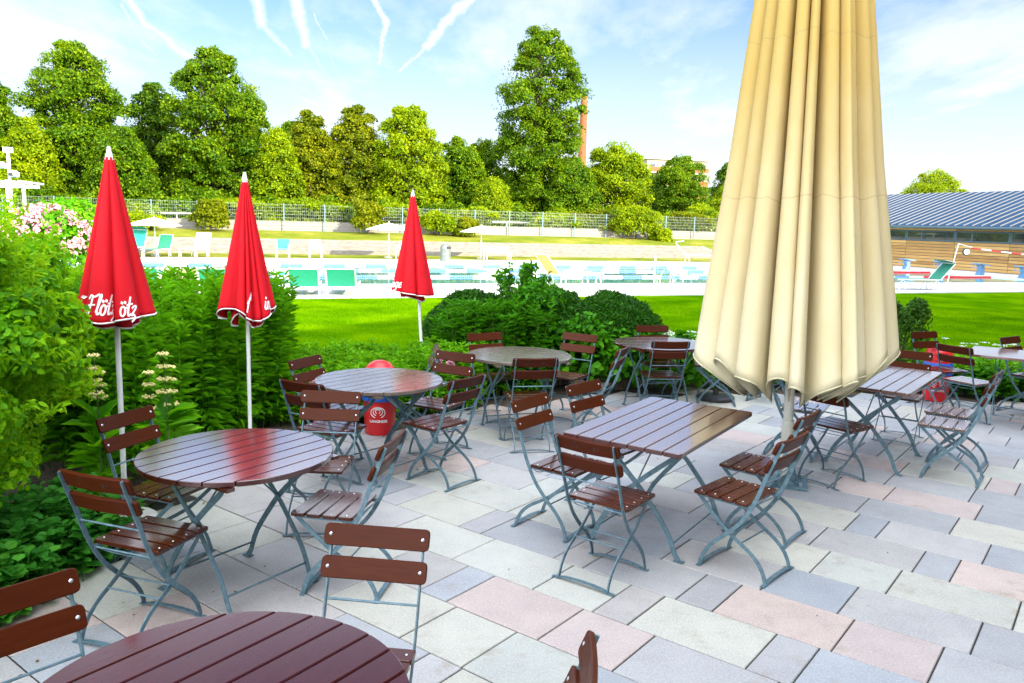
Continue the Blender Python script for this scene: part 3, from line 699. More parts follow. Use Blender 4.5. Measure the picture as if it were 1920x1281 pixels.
# --- three red parasols
def red_parasol(x, y, top, hemz, Rh, label, lobes, texts, tilt=(0, 0), seed=1, base=True, sag=None):
    root = empty('red_parasol', (x, y, 0)); tag(root, label, 'parasol', 'closed red parasols along the planting bed')
    H = top-hemz
    def Rf(z):
        t = min(1, max(0, (top-z)/H)); return .022+(Rh-.022)*(t**1.08)
    def Df(z):
        t = min(1, max(0, (top-z)/H)); return .004+.62*Rh*t**1.15*.55
    def zb(a, prof, sc): return hemz+(sag(a) if sag else 0)+.012*prof
    can, pf, cf = fold_surface('canopy', lobes, Rf, Df, zb, top-.02, REDC, root, nz=34, thick=.003, npl=12)
    hp = [Vector(pf(*c, 0.0)) for c in cf]; m = MB(); m.tube(hp+[hp[0]], .0055, 5); m.build('hem_piping', TRIM, can)
    # inner folds of cloth hanging inside the hem
    inner = [(a, b_, s_*.8, -k_) for a, b_, s_, k_ in lobes]
    def Rf2(z): return Rf(z)*.66
    can2, pf2, cf2 = fold_surface('inner_fold', inner, Rf2, Df, lambda a, p, s: hemz-.045+(sag(a) if sag else 0)+.015*math.sin(3*a), top-H*.5, REDC, can, nz=6, thick=.003, npl=10)
    hp = [Vector(pf2(*c, 0.0)) for c in cf2]; m = MB(); m.tube(hp+[hp[0]], .005, 5); m.build('hem_piping', TRIM, can2)
    MB().lathe([(0, top+.045), (.010, top+.042), (.014, top+.015), (.027, top-.035), (.0, top-.036)], n=14).build('cap', WHITEM, root, True)
    MB().tube([(tilt[0], tilt[1], .0), (0, 0, top-.05)], .0165, 12).build('pole', WHITEM, root, True)
    if base:
        MB().lathe([(0, .17), (.025, .17), (.025, .075), (.17, .065), (.19, .05), (.19, .003), (0, .003)], (tilt[0], tilt[1], 0), 28).build('base', CONC, root, True)
    for (body, lo, zc, size, off) in texts:
        a0, a1, sc, sk = lobes[lo]; wd = a1-a0
        def fn(u, v, w, a0=a0, a1=a1, sc=sc, sk=sk, wd=wd, zc=zc, off=off):
            z = zc+v; r = Rf(z); t = min(.96, max(.04, .5+off+u/(r*wd)))
            zz0 = zb(0, 0, 1); # invert v parameter
            prof = (1-abs(2*t-1)**3.0)**.85; a = a0+wd*t; zbb = zb(a, prof, sc); vv = (z-zbb)/(top-.02-zbb)
            p = Vector(pf(a, t, sc, sk, wd, vv)); o = Vector((math.cos(a), math.sin(a), 0)); return p+o*(.0055)
        script_on('lettering', body, size, fn, WHITEPR, can, .13, .72)
    return root
def mk_lobes(vs, scs, back=6, seed=3, sk=0.12):
    r_ = random.Random(seed); L = [(vs[i], vs[i+1], scs[i], (sk if i % 2 else -sk)) for i in range(len(vs)-1)]
    st, en = vs[-1], vs[0]+2*PI
    for i in range(back): L.append((st+(en-st)*i/back, st+(en-st)*(i+1)/back, r_.uniform(.85, 1.05), r_.uniform(-.15, .15)))
    return L
red_parasol(-2.46, 4.92, 2.345, 1.33, .250, 'nearest closed red parasol with white hem lettering, standing left before the shrub',
   mk_lobes([-2.72, -2.22, -1.18, -.28, .32], [.9, 1.04, 1.0, .92], 5, 3, .10), [('Flötz', 1, 1.435, .118, .14), ('ötz', 2, 1.425, .115, -.03), ('ei', 0, 1.45, .115, .10)], (.0, 0), 1, True, lambda a: .035*abs(math.cos(a)))
red_parasol(-2.19, 6.55, 2.30, 1.20, .248, 'middle closed red parasol, deeply pleated at its hem, between the other two red ones',
   mk_lobes([-2.75, -1.85, -1.30, -1.02, -.72, -.15, .4], [1.04, .8, .9, .8, 1.0, .9], 4, 5, .15), [('f', 2, 1.31, .12, 0), ('in', 4, 1.30, .13, 0)], (-.0, 0), 2, True, lambda a: .05*math.sin(3*a+1))
red_parasol(-1.115, 8.78, 2.28, 1.20, .252, 'farthest closed red parasol on a slightly leaning pole beside the leafy hedge',
   mk_lobes([-3.0, -2.1, -1.2, -.25, .4], [.9, 1.04, 1.0, .9], 4, 7, .10), [('inge', 0, 1.315, .115, .20)], (.15, 0), 3, False, lambda a: -.06*math.cos(a)*.5)

# ================================================================== LITTER BINS
def ice_bin(x, y, rz, label, face=False):
    root = empty('litter_bin', (x, y, 0), rz); tag(root, label, 'bin', 'red litter bins on the patio')
    body = MB().lathe([(0, .004), (.135, .004), (.14, .02), (.156, .315), (.158, .325), (0, .325)], n=32).build('body', REDP, root, True)
    MB().lathe([(.150, .325), (.168, .328), (.172, .35), (.170, .43), (.160, .476), (.0, .476)], n=32).build('rim', BLUEPL, root, True)
    lid = MB().lathe([(.158, .476), (.160, .50), (.155, .56), (.135, .62), (.10, .665), (.05, .69), (0, .697)], n=32).build('lid', REDP, root, True)
    MB().bar([(p[0], p[1], p[2]) for p in [(-.075, -.150, .56), (-.04, -.165, .56), (.04, -.165, .56), (.075, -.150, .56)]], .012, .10, (0, 1, 0)).build('flap', REDP, lid)
    def onbody(u, v, w):
        z = .225+v; r = .14+.016*(z/.315)+.0035+w; a = -PI/2+u/.15; return (r*math.cos(a), r*math.sin(a), z)
    # heart-like double spiral mark
    logo = MB()
    for sc, wd in ((1.0, .008), (.66, .008), (.34, .007)):
        pts = []
        for i in range(25):
            a = -PI*.35+i/24*PI*1.72; pts.append(onbody(.062*sc*math.cos(a)*1.05-.004, .050*sc*math.sin(a)+.02*(1-sc)-.0, 0))
        logo.tube(pts, wd/2, 5)
    logo.build('emblem', WHITEPR, body)
    text_on('lettering', 'LANGNESE', .034, lambda u, v, w: onbody(u, v-.083, .001), WHITEPR, body, 1, bold=.001)
    if face:
        def onl(u, z): r = .158; a = -PI/2+u/.158; return (r*math.cos(a), r*math.sin(a), z)
        f = MB(); f.tube([onl(-.07+.14*i/12, .535-.028*math.sin(PI*i/12)) for i in range(13)], .006, 5)
        f.tube([onl(-.07+.14*i/12, .535-.012*math.sin(PI*i/12)) for i in range(13)], .004, 5)
        for s in (-1, 1): f.lathe([(0, .012), (.012, .008), (.014, 0), (.012, -.008), (0, -.012)], (onl(s*.05, .59)[0], onl(s*.05, .59)[1], .585), 10)
        f.build('smile_mark', WHITEPR, lid)
ice_bin(-1.23, 7.36, R(4), 'red bin with blue rim and white swirl emblem behind the grey round table')
ice_bin(5.17, 9.55, R(-20), 'red plastic bin with white smile on its lid, far right of the patio', True)
MB_ = MB().lathe([(0, .12), (.02, .12), (.03, .10), (.03, .06), (.20, .05), (.22, .035), (.22, .003), (0, .003)], n=28)
o = MB_.build('parasol_base', BLACKP, None, True); o.location = (2.42, 9.25, .002); tag(o, 'empty round black parasol base behind the hem of the cream parasol', 'parasol base')
# ================================================================== POOL SURROUNDINGS
def part(mb, name, m, parent, smooth=False): return mb.build(name, m, parent, smooth)
# lane ropes
BLUEF = mat('blue_float', (.10, .22, .58), .5); WHITEFL = mat('white_float', (.78, .80, .82), .5); REDF = mat('red_float', (.65, .01, .02), .5)
for i, (n, lb) in enumerate(((28.25, 'nearest lane rope of blue and white floats, red at its right end'), (31.8, 'middle lane rope of blue and white floats on the pool'), (35.0, 'farthest lane rope of blue and white floats on the pool'))):
    root = empty('lane_rope', (*sn(0, n), 0), PA); tag(root, lb, 'lane rope', 'lane ropes floating on the pool')
    s = S0+.3; k = 0
    while s < S1-.4:
        L = .9; red = s > S1-4.5 or (i == 0 and s > S1-5.5); m_ = MB()
        m_.lathe([(0, 0)]+[(r_, q*.075+o_) for q in range(12) for r_, o_ in ((.018, .004), (.042, .012), (.042, .058), (.018, .068))]+[(0, .9)], n=6)
        o = m_.build('red_floats' if red else ('blue_floats' if k % 2 else 'white_floats'), REDF if red else (BLUEF if k % 2 else WHITEFL), root); o.rotation_euler = (0, R(90), 0); o.location = (s, 0, -.02)
        s += L; k += 1
# starting blocks
for k in range(4):
    x, y = sn(37.0, 27.0+2.3*k); root = empty('starting_block', (x, y, 0), PA)
    tag(root, ['blue starting block nearest the right edge, fourth from the left', 'blue starting block, third from the left at the pool end', 'blue starting block, second from the left behind the lounger', 'blue starting block farthest away, next to the cream canopy'][k], 'starting block', 'starting blocks at the pool end')
    MB().loft([[(-.16, -.14, 0), (.20, -.14, 0), (.20, .14, 0), (-.16, .14, 0)], [(-.02, -.12, .25), (.20, -.12, .25), (.20, .12, .25), (-.02, .12, .25)], [(-.10, -.13, .50), (.16, -.13, .50), (.16, .13, .50), (-.10, .13, .50)]]).build('pedestal', BLUEP, root)
    MB().box((.02, 0, .55), (.72, .54, .05), 0, 0).build('platform', BLUEP, root).rotation_euler = (0, R(6), 0)
    MB().tube([(-.25, -.22, .50), (-.32, -.22, .36), (-.32, .22, .36), (-.25, .22, .50)], .016, 6).build('start_grip', BLUEP, root)
# pool house: wooden wall facing the pool end, sloping standing-seam roof
def boards_b(nt, S, p):
    co = nt.coord('Object'); sep = nt.new('ShaderNodeSeparateXYZ'); nt.put(sep.inputs[0], co)
    isl = nt.new('ShaderNodeNewGeometry').outputs['Random Per Island']
    f = nt.noise(nt.scale(co, (.6, .6, 9)), 2.2, 7, .6)
    c = nt.ramp(nt.m('ADD', nt.m('MULTIPLY', f, .6), nt.m('MULTIPLY', isl, .4)), [(.25, (.24, .125, .035)), (.5, (.38, .22, .065)), (.75, (.52, .33, .11))])
    S('Base Color', c); S('Normal', nt.bump(f, .3, .01))
BOARDS = mat('larch_boards', rough=.75, build=boards_b)
ROOFM = noisy('standing_seam_zinc', (.006, .030, .075), (.012, .046, .105), 1.2, .65, (1, 1, 1), .1, metal=0, spec=.15)
ph = empty('pool_house', (*sn(40.5, 22.0), 0), PA); tag(ph, 'timber pool house with blue metal roof and window strip behind the starting blocks', 'building')
W0, W1 = -6.0, 26.0   # along +n from the origin (local y)
MB().box((3.4, (W0+W1)/2, 1.15), (6.6, W1-W0, 2.3)).build('core_wall', GREYF, ph)
m_ = MB(); y = W0; pn = 3.4
prg = random.Random(9)
ys_ = []; y = W0+.9
while y < W1: ys_.append(y); y += pn
for a in ys_:
    b = min(a+pn-.03, W1)
    z = .02
    while z < 1.58: h_ = min(.165, 1.60-z); m_.box((.075, (a+b)/2, z+h_/2), (.04, b-a, h_-.018)); z += .175
    m_.box((.075, (a+b)/2, 2.27), (.04, b-a, .10))
m_.build('board_wall', BOARDS, ph)
for a in ys_:
    b = min(a+pn-.03, W1); wn = MB(); wn.box((.06, (a+b)/2, 1.64), (.07, b-a, .07)).box((.06, (a+b)/2, 2.17), (.07, b-a, .06))
    for yy in (a+.04, a+(b-a)*.68, b-.04): wn.box((.062, yy, 1.905), (.07, .09, .46))
    fo = wn.build('window', GREYF, ph)
    MB().box((.05, (a+b)/2, 1.905), (.02, b-a-.1, .47)).build('pane', GLASS, fo)
rf = MB(); e0 = (-.55, 2.36); e1 = (6.2, 4.62); th = .14
rf.loft([[(e0[0], yy, e0[1]), (e1[0], yy, e1[1]), (e1[0], yy, e1[1]+th), (e0[0], yy, e0[1]+th)] for yy in (W0-.5, W1+.5)])
rf.loft([[(e1[0]+.01, yy, e1[1]), (12.9, yy, 2.4), (12.9, yy, 2.5), (e1[0]+.01, yy, e1[1]+th)] for yy in (W0-.5, W1+.5)])
rfo = rf.build('roof', ROOFM, ph)
RIBM = mat('bright_seam_edge', (.12, .13, .15), .5, .3)
rb = MB(); yy = W0-.4
while yy < W1+.5:
    rb.loft([[(e0[0]-.01, yy-.016, e0[1]+th-.01), (e1[0], yy-.016, e1[1]+th-.01), (e1[0], yy-.016, e1[1]+th+.055), (e0[0]-.01, yy-.016, e0[1]+th+.055)],
             [(e0[0]-.01, yy+.016, e0[1]+th-.01), (e1[0], yy+.016, e1[1]+th-.01), (e1[0], yy+.016, e1[1]+th+.055), (e0[0]-.01, yy+.016, e0[1]+th+.055)]]); yy += .56
rb.build('seams', RIBM, rfo)
MB().tube([(-.62, W0-.5, 2.40), (-.62, W1+.5, 2.40)], .075, 8).build('gutter', GREYF, ph, True)
MB().lathe([(0, 0), (.09, 0), (.09, .45), (.13, .46), (.13, .56), (0, .57)], (2.6, 21.3, 3.45), 10).build('vent_pipe', STEEL, ph, True)
# false-start pole, clock and flag line
x, y = at_z(1776, 531); x, y = sn(36.9, 26.0) if 0 else (x, y)
root = empty('flag_pole', (x, y, 0)); tag(root, 'thin white pole with an arm at the pool edge before the timber wall', 'pole')
zt = z_at(1788, 457, y); MB().tube([(0, 0, 0), (0.30, 0, zt)], .022, 6).build('post', WHITEM, root); MB().tube([(.30, 0, zt), (.95, .1, zt-.14)], .018, 6).build('arm', WHITEM, root)
ck = empty('pool_clock', (x+.62, y-.05, zt-.32)); tag(ck, 'small round clock with a black rim hanging below the white pole arm', 'clock')
for nm, r_, yy, mt in (('rim', .155, 0, BLACKP), ('dial', .118, -.04, WHITEPR)):
    m_ = MB(); m_.lathe([(0, -.03), (r_, -.03), (r_, .03), (0, .03)], n=20); q = m_.build(nm, mt, ck); q.rotation_euler = (R(90), 0, 0); q.location = (0, yy, 0)
m_ = MB(); m_.box((0, -.076, .035), (.012, .006, .08)).box((.025, -.076, 0), (.06, .006, .012)).build('hand', BLACKP, ck)
fl = empty('flag_line', (x+.9, y+.1, 0)); tag(fl, 'sagging red and white barrier line running right from the white pole', 'flag line')
pts = []
for i in range(41):
    t = i/40; pts.append((t*7.5, t*-1.4, zt-.14-.85*t+.35*t*t-.02))
for i in range(0, 40, 2): MB().tube(pts[i:i+3], .028, 5).build('white_section' if (i//2) % 2 else 'red_section', WHITEFL if (i//2) % 2 else REDF, fl)
# ladders
def ladder(px, pyb, top, lb, single=False):
    x, y = at_z(px, pyb); root = empty('pool_ladder', (x, y, 0), PA); tag(root, lb, 'pool ladder', 'steel pool ladders')
    if single:
        MB().tube([(0, 0, -.5), (0, 0, top)], .03, 8).build('post', WHITEM, root, True); MB().tube([(.12, 0, -.5), (.12, 0, top-.35)], .02, 8).build('post', STEEL, root, True); return
    for s in (-.26, .26):
        MB().tube(spline([(s, -.55, 0), (s, -.55, .45), (s, -.35, .62), (s, .0, .40), (s, .12, -.1), (s, .14, -1.0)], 5), .022, 8).build('handrail', STEEL, root, True)
    for z in (-.25, -.5, -.75): MB().box((0, .16, z), (.5, .08, .03)).build('rung', STEEL, root)
ladder(1252, 533, .8, 'curved steel handrails of the pool ladder right of the white post')
ladder(1226, 534, 1.0, 'upright white post with a thin rail at the near pool edge', True)
# far retaining steps, wall
root = empty('terrace_steps', (*sn(0, 0), 0), PA); tag(root, 'long pale stone seating steps on the far side of the pool', 'steps')
for k, (n0, z0, z1) in enumerate(((44.3, .0, .22), (45.5, .2, .40), (46.7, .38, .56), (47.8, .5, .72))):
    MB().box((-3.5, n0+.75+(.001*k), (z0+z1)/2-.05), (73+.01*k, 1.5, z1-z0+.10)).build('step', STONE, root)
tag(MB().box((0, 0, .0), (1, 1, 1)).build('retaining_wall', WALLM), 'low pale stone wall below the wire fence, running the whole width', 'wall'); wl = C.objects['retaining_wall']
wl.location = (*sn(10, 52.3), 1.40); wl.rotation_euler = (0, 0, PA); wl.scale = (150, .35, .62)
# wire fence
fe = empty('mesh_fence', (*sn(0, 51.9), 1.1), PA); tag(fe, 'grey welded mesh fence with thin posts in front of the far trees', 'fence')
s = -60; 
while s < 75:
    MB().box((s, 0, .85), (.07, .06, 1.70)).build('post', METAL, fe) if s % 1 == 0 or True else 0; s += 2.5
GALV = mat('fence_wire', (.20, .25, .23), .5, .4)
m_ = MB()
for k in range(9): m_.box((7.5, 0, .03+k*.2), (135, .010, .010))
x_ = -60
while x_ < 75: m_.box((x_, .0, .85), (.006, .006, 1.64)); x_ += .125
m_.build('mesh_panel', GALV, fe)
fr_ = empty('mesh_fence', (*sn(0, 54.5), 1.15), PA); tag(fr_, 'low white rail fence seen through the mesh fence behind the stone wall', 'fence')
for k in range(24): MB().box((-10+k*2.2, 0, .45), (.05, .05, .9)).build('post', PAINTW, fr_)
MB().box((15, 0, .88), (52, .05, .06)).build('rail', PAINTW, fr_)
# white parasols
for px, ax, ay, lb in ((172, 150, 412, 'white open parasol half hidden behind the nearest red parasol'), (293, 290, 408, 'white open parasol right of the nearest red parasol'), (727, 724, 418, 'white open parasol just left of the farthest red parasol'), (898, 898, 423, 'white open parasol right of the farthest red parasol')):
    X_, Y_ = px_n(px, 41.6 if px > 200 else 41.0); root = empty('white_parasol', (X_, Y_, 0), .3); tag(root, lb, 'parasol', 'white open parasols beyond the pool')
    zt = z_at(px, ay, Y_); rr = 1.22
    m_ = MB(); n = 8; v = [(0, 0, zt)]+[(rr*math.cos(2*PI*k/n), rr*math.sin(2*PI*k/n), zt-.36) for k in range(n)]+[(rr*.5*math.cos(2*PI*(k+.0)/n), rr*.5*math.sin(2*PI*k/n), zt-.15) for k in range(n)]
    f = [(0, 9+k, 9+(k+1) % n) for k in range(n)]+[(9+k, 1+k, 1+(k+1) % n, 9+(k+1) % n) for k in range(n)]
    m_.add(v, f); c = m_.build('canopy', WHITEC, root); q = c.modifiers.new('t', 'SOLIDIFY'); q.thickness = .012
    MB().tube([(0, 0, 0), (0, 0, zt+.06)], .03, 8).build('pole', WHITEM, root, True); MB().lathe([(0, .08), (.22, .06), (.24, .0), (0, 0)], n=12).build('base', CONC, root)
    for k in range(8): MB().tube([(0, 0, zt-.28), (rr*.93*math.cos(2*PI*k/n), rr*.93*math.sin(2*PI*k/n), zt-.37)], .010, 4).build('rib', WHITEM, root)
# loungers
LPROTO = {}
def lounger(x, y, deg, fabric, label, back=55, hood=True, scale=1.0, flat=1.0):
    """sun lounger, head end at local -y... lies along +y, back raised at the -y end"""
    root = empty('sun_lounger', (x, y, .0), R(deg)); tag(root, label, 'sun lounger', 'sun loungers around the pool'); root.scale = (scale, scale, scale*flat)
    for s in (-1, 1):
        MB().tube([(s*.33, -.45, .36), (s*.33, 1.25, .36)], .018, 6).build('side_rail', WHITEM, root)
        for yy in (-.25, 1.05): MB().tube(spline([(s*.33, yy-.12, .0), (s*.33, yy-.06, .28), (s*.33, yy, .35), (s*.33, yy+.06, .28), (s*.33, yy+.12, .0)], 2), .014, 5).build('leg', WHITEM, root)
    MB().box((0, .42, .365), (.62, 1.62, .014)).build('bed', fabric, root)
    a = R(back); L = .72; bx = MB(); cy_, cz = -.40-math.cos(a)*L/2, .38+math.sin(a)*L/2
    bo = bx.box((0, cy_, cz), (.60, L, .014), 0, -a).build('backrest', fabric, root)
    for s in (-1, 1): MB().tube([(s*.315, -.40, .38), (s*.315, -.40-math.cos(a)*L, .38+math.sin(a)*L)], .016, 6).build('back_frame', WHITEM, bo)
    MB().tube([(-.315, -.40-math.cos(a)*L, .38+math.sin(a)*L), (.315, -.40-math.cos(a)*L, .38+math.sin(a)*L)], .016, 6).build('back_frame', WHITEM, bo)
    if hood:
        hy, hz_ = -.40-math.cos(a)*L, .38+math.sin(a)*L
        h = MB().box((0, hy+.20, hz_+.07), (.62, .42, .014), 0, R(12)).build('sun_hood', DTEAL if fabric is TEAL else fabric, root)
        for s in (-1, 1): MB().tube([(s*.32, hy+.05, hz_-.10), (s*.32, hy+.0, hz_+.06), (s*.32, hy+.40, hz_+.12)], .010, 5).build('hood_arm', WHITEM, h)
def near(px, n=22.3): return px_n(px, n)
for px, n, dg, fb, bk_, hd, lb, sc_ in ((570, 21.2, 12, TEAL, 62, False, 'teal sun lounger on the near deck, left one of a pair seen from behind', 1.15), (641, 21.2, 8, TEAL, 62, False, 'teal sun lounger on the near deck, right one of a pair seen from behind', 1.15),
    (406, 21.2, 16, TEAL, 62, False, 'teal sun lounger just left of the middle red parasol', 1.15), (345, 21.2, 16, CREAMFB, 62, False, 'orange-beige sun lounger on the near deck between teal ones', 1.15), (272, 21.2, 18, TEAL, 62, False, 'teal sun lounger at the right hem of the nearest red parasol', 1.15), (152, 21.2, 20, TEAL, 62, False, 'teal sun lounger left behind the nearest red parasol', 1.15)):
    X_, Y_ = near(px, n); lounger(X_, Y_, dg, fb, lb, bk_, hd, sc_, .62)
X_, Y_ = at_z(1085, 536); lounger(X_-.5, Y_, -58, ORNG, 'orange sun lounger at the near pool edge behind the leafy bush', 50, False, 1.1)
X_, Y_ = at_z(1742, 545); lounger(X_, Y_+.4, 100, DTEAL, 'shaded dark green sun lounger with raised back before the timber wall', 48, True, 1.05)
X_, Y_ = px_n(1290, 40.4); lounger(X_, Y_, -100, TEAL, 'green sun lounger with hood across the pool at the right end of the steps', 50, True, 1.15)
X_, Y_ = px_n(190, 40.6); lounger(X_, Y_, 190, TEAL, 'teal hooded sun lounger across the pool behind the nearest red parasol', 60, True, 1.2)
X_, Y_ = px_n(250, 40.6); lounger(X_, Y_, 185, TEAL, 'teal hooded sun lounger across the pool left of the white parasol pole', 60, True, 1.2)
X_, Y_ = px_n(302, 40.8); lounger(X_, Y_, 180, DTEAL, 'dark green sun lounger across the pool beside the white parasol pole', 60, False, 1.0)
X_, Y_ = px_n(372, 40.8); lounger(X_, Y_, 180, CREAMFB, 'cream sun lounger across the pool left of the middle red parasol', 60, False, 1.1)
def deck_chair(px, n, fabric, label, deg):
    X_, Y_ = px_n(px, n); root = empty('deck_chair', (X_, Y_, 0), R(deg)); tag(root, label, 'deck chair', 'deck chairs beyond the pool')
    MB().box((0, 0, .42), (.56, .5, .02)).build('seat', fabric, root); MB().box((0, .27, .68), (.56, .02, .46), 0, R(-14)).build('backrest', fabric, root)
    for sx in (-1, 1):
        for yy in (-.22, .24): MB().tube([(sx*.29, yy, 0), (sx*.29, yy, .62)], .018, 5).build('leg', WHITEM, root)
        MB().box((sx*.29, 0, .63), (.05, .55, .025)).build('armrest', WHITEM, root)
deck_chair(530, 40.6, TEAL, 'teal deck chair across the pool right of the middle red parasol', 10); deck_chair(591, 40.6, CREAMFB, 'cream deck chair across the pool behind the teal pair', 20); deck_chair(753, 40.8, CREAMFB, 'cream deck chair across the pool at the edge of the farthest red parasol', -10)
# bench, grey bin
X_, Y_ = px_n(926, 41.0); root = empty('park_bench', (X_, Y_, 0), PA); tag(root, 'reddish slatted bench with white legs in front of the far steps', 'bench')
m_ = MB()
for k in range(3): m_.box((0, .02, .50+k*.085), (1.5, .03, .07))
m_.build('backrest', CREAMFB, root); MB().box((0, -.25, .38), (1.5, .42, .035)).build('seat', CREAMFB, root)
for s in (-.68, .68):
    MB().box((s, -.42, .18), (.05, .05, .36)).build('leg', WHITEM, root); MB().box((s, .02, .35), (.05, .05, .7)).build('leg', WHITEM, root)
X_, Y_ = px_n(832, 38.9); root = empty('litter_bin', (X_, Y_, 0), R(10)); root.scale = (1.25, 1.25, 1.08); tag(root, 'grey cylindrical dome-topped bin on the far pool edge', 'bin')
MB().lathe([(0, 0), (.21, 0), (.215, .55), (.21, .64), (.17, .73), (.08, .78), (0, .785)], n=20).build('body', GREYB, root, True)
MB().box((.12, -.17, .62), (.18, .06, .11), R(30)).build('opening', BLACKP, root)
# pergola and camera mast far left
X_, Y_ = at_z(70, 470) if 0 else (-16.6, 26.6)
root = empty('pergola', (-17.3, 26.5, 0), R(15)); tag(root, 'white wooden pergola with slatted top behind the shrub at the left edge', 'pergola')
for sx in (-1.4, -.35, .6):
    for yy in (0, 1.6): MB().box((sx, yy, 1.35), (.09, .09, 2.7)).build('post', PAINTW, root)
for yy in (0, 1.6): MB().box((-.4, yy, 2.78), (3.0, .07, .10)).build('beam', PAINTW, root)
for k in range(9): MB().box((-1.8+k*.36, .8, 2.90), (.05, 2.6, .06)).build('rafter', PAINTW, root)
root = empty('camera_mast', (-15.35, 24.6, 0), 0); tag(root, 'white mast carrying a lamp head and two box cameras at the left edge', 'mast')
MB().tube([(0, 0, 0), (0, 0, 3.70)], .045, 8).build('post', WHITEM, root, True); MB().box((0, 0, 3.76), (.20, .18, .15)).build('lamp_head', WHITEM, root)
for (dx_, dz_, rz_) in ((-.17, 3.30, 0), (.20, 3.05, .2)):
    cb = MB().box((dx_, -.1, dz_), (.22, .24, .14), rz_, R(-12)).build('camera', WHITEM, root)
    MB().box((dx_, -.27, dz_-.02), (.12, .03, .10), rz_).build('lens', BLACKP, cb)
# chimney, apartment block
CHB = noisy('orange_brick', (.24, .065, .022), (.32, .095, .035), 1.5, .85, (1, 1, 6), .1)
d = ray(1093, 250); X_, Y_ = d[0]/d[1]*210, 210; root = empty('brick_chimney', (X_, Y_, 1), 0); tag(root, 'tall orange brick factory chimney rising behind the tallest tree', 'chimney')
MB().lathe([(0, 0), (1.25, 0), (.86, 31.6), (.92, 31.7), (.92, 32.0), (.86, 32.1), (.84, 33.2), (0, 33.2)], n=24).build('shaft', CHB, root, True)
MB().lathe([(.82, 27.2), (.90, 27.3), (.90, 27.6), (.82, 27.7)], n=24).build('iron_band', BLACKP, root)
APW = noisy('cream_render', (.34, .28, .21), (.42, .35, .27), .4, .85, bump=.05)
X_, Y_ = (1255-960)/F_*190, 190; root = empty('apartment_building', (X_, Y_, 1), R(12)); tag(root, 'cream apartment block with orange balcony fronts half hidden by the far trees', 'building')
MB().box((0, 6, 8.2), (15, 12, 16.4)).build('wall', APW, root); MB().box((0, 6, 16.7), (16.4, 13.4, .5)).build('roof', PAINTW, root)
for k in range(5):
    z = 1.6+k*3.0
    for sx in (-1, 1):
        bl = MB().box((sx*4.6, -.8, z-.2), (5.0, 1.6, .25)).build('balcony', PAINTW, root); MB().box((sx*4.6, -1.6, z+.45), (5.0, .1, 1.1)).build('parapet', CHB, bl)
        for q in (-1.5, 1.2): fw = MB().box((sx*4.6+q, -.03, z+.95), (1.5, .08, 1.9)).build('window', PAINTW, root); MB().box((sx*4.6+q, -.08, z+.95), (1.3, .06, 1.7)).build('pane', GLASS, fw)
MB().box((-5, 7, 17.5), (.8, .8, 1.3)).build('chimney_stack', APW, root)
# restaurant behind and right of the camera: its roof line shades the terrace
EH = 5.5; bx0, by0 = 6.45, 4.85; bd = math.atan2(.817, .577); ux, uy = math.cos(bd), math.sin(bd)
root = empty('restaurant_building', (bx0, by0, 0), bd); tag(root, 'rendered restaurant building along the right side of the terrace, shading it', 'building')
MB().box((13, -5.3, 2.6), (54, 10, 5.2)).build('wall', APW, root); MB().box((13, -5.0, 5.36), (54.6, 10.4, .28)).build('roof', GREYF, root)
for k in range(17):
    fw = MB().box((-12+k*3.1, -.28, 1.35), (2.2, .10, 2.5)).build('window', GREYF, root); MB().box((-12+k*3.1, -.22, 1.35), (2.0, .06, 2.3)).build('pane', GLASS, fw)

# ================================================================== VEGETATION
def mass(name, blobs, material, size, aspect, label, cat, kind=None, fold=.25, shape='leaf', jitter=.6, parent=None, group=None, up=.3, tipz=None, shell=.35):
    parts = []
    for (c, r, n) in blobs:
        pos, nn = blob(c, r, n, shell, up); pos[:, 2] = np.maximum(pos[:, 2], .01)
        sz = size*(.6+.7*nrg.random(n)); tip = None if tipz is None else np.column_stack([nn[:, 0], nn[:, 1], np.full(n, tipz)])
        parts.append(leaves(pos, nn, sz, aspect, fold, tip, jitter, shape))
    o = leaf_obj(name, parts, material, parent); 
    if label or kind: tag(o, label, cat, group, kind)
    return o
def clumpy(c, r, nb, n, rs=.3, seed=0):
    """split an ellipsoid into smaller leaf clumps on its surface"""
    g = np.random.default_rng(seed+5); out = [(c, tuple(x*.82 for x in r), n//4)]
    u = g.normal(0, 1, (nb, 3)); u /= np.linalg.norm(u, axis=1)[:, None]; u[:, 2] = np.where(u[:, 2] < -.35, -u[:, 2], u[:, 2])
    for k in range(nb):
        q = g.uniform(.7, 1.25)*rs; cc = np.array(c)+u[k]*np.array(r)*g.uniform(.72, .98); out.append((tuple(cc), (q*r[0], q*r[1], q*r[2]*.8), int(n*.75/nb)))
    return out
def bush(name, label, cat, c, r, nb, n, material, size, aspect=.5, rs=.3, seed=0, stems=True, group=None, **kw):
    root = empty(name, (0, 0, 0)); tag(root, label, cat, group)
    mass('foliage', clumpy(c, r, nb, n, rs, seed), material, size, aspect, None, None, parent=root, **kw)
    if stems:
        m_ = MB(); g = random.Random(seed)
        for k in range(7):
            a = g.random()*6.28; q = g.uniform(.3, .8); m_.tube([(c[0]+.06*math.cos(a), c[1]+.06*math.sin(a), 0), (c[0]+r[0]*q*.5*math.cos(a), c[1]+r[1]*q*.5*math.sin(a), c[2]), (c[0]+r[0]*q*math.cos(a), c[1]+r[1]*q*math.sin(a), c[2]+r[2]*.7)], .012, 5, .004)
        m_.build('stems', BARK, root)
    return root
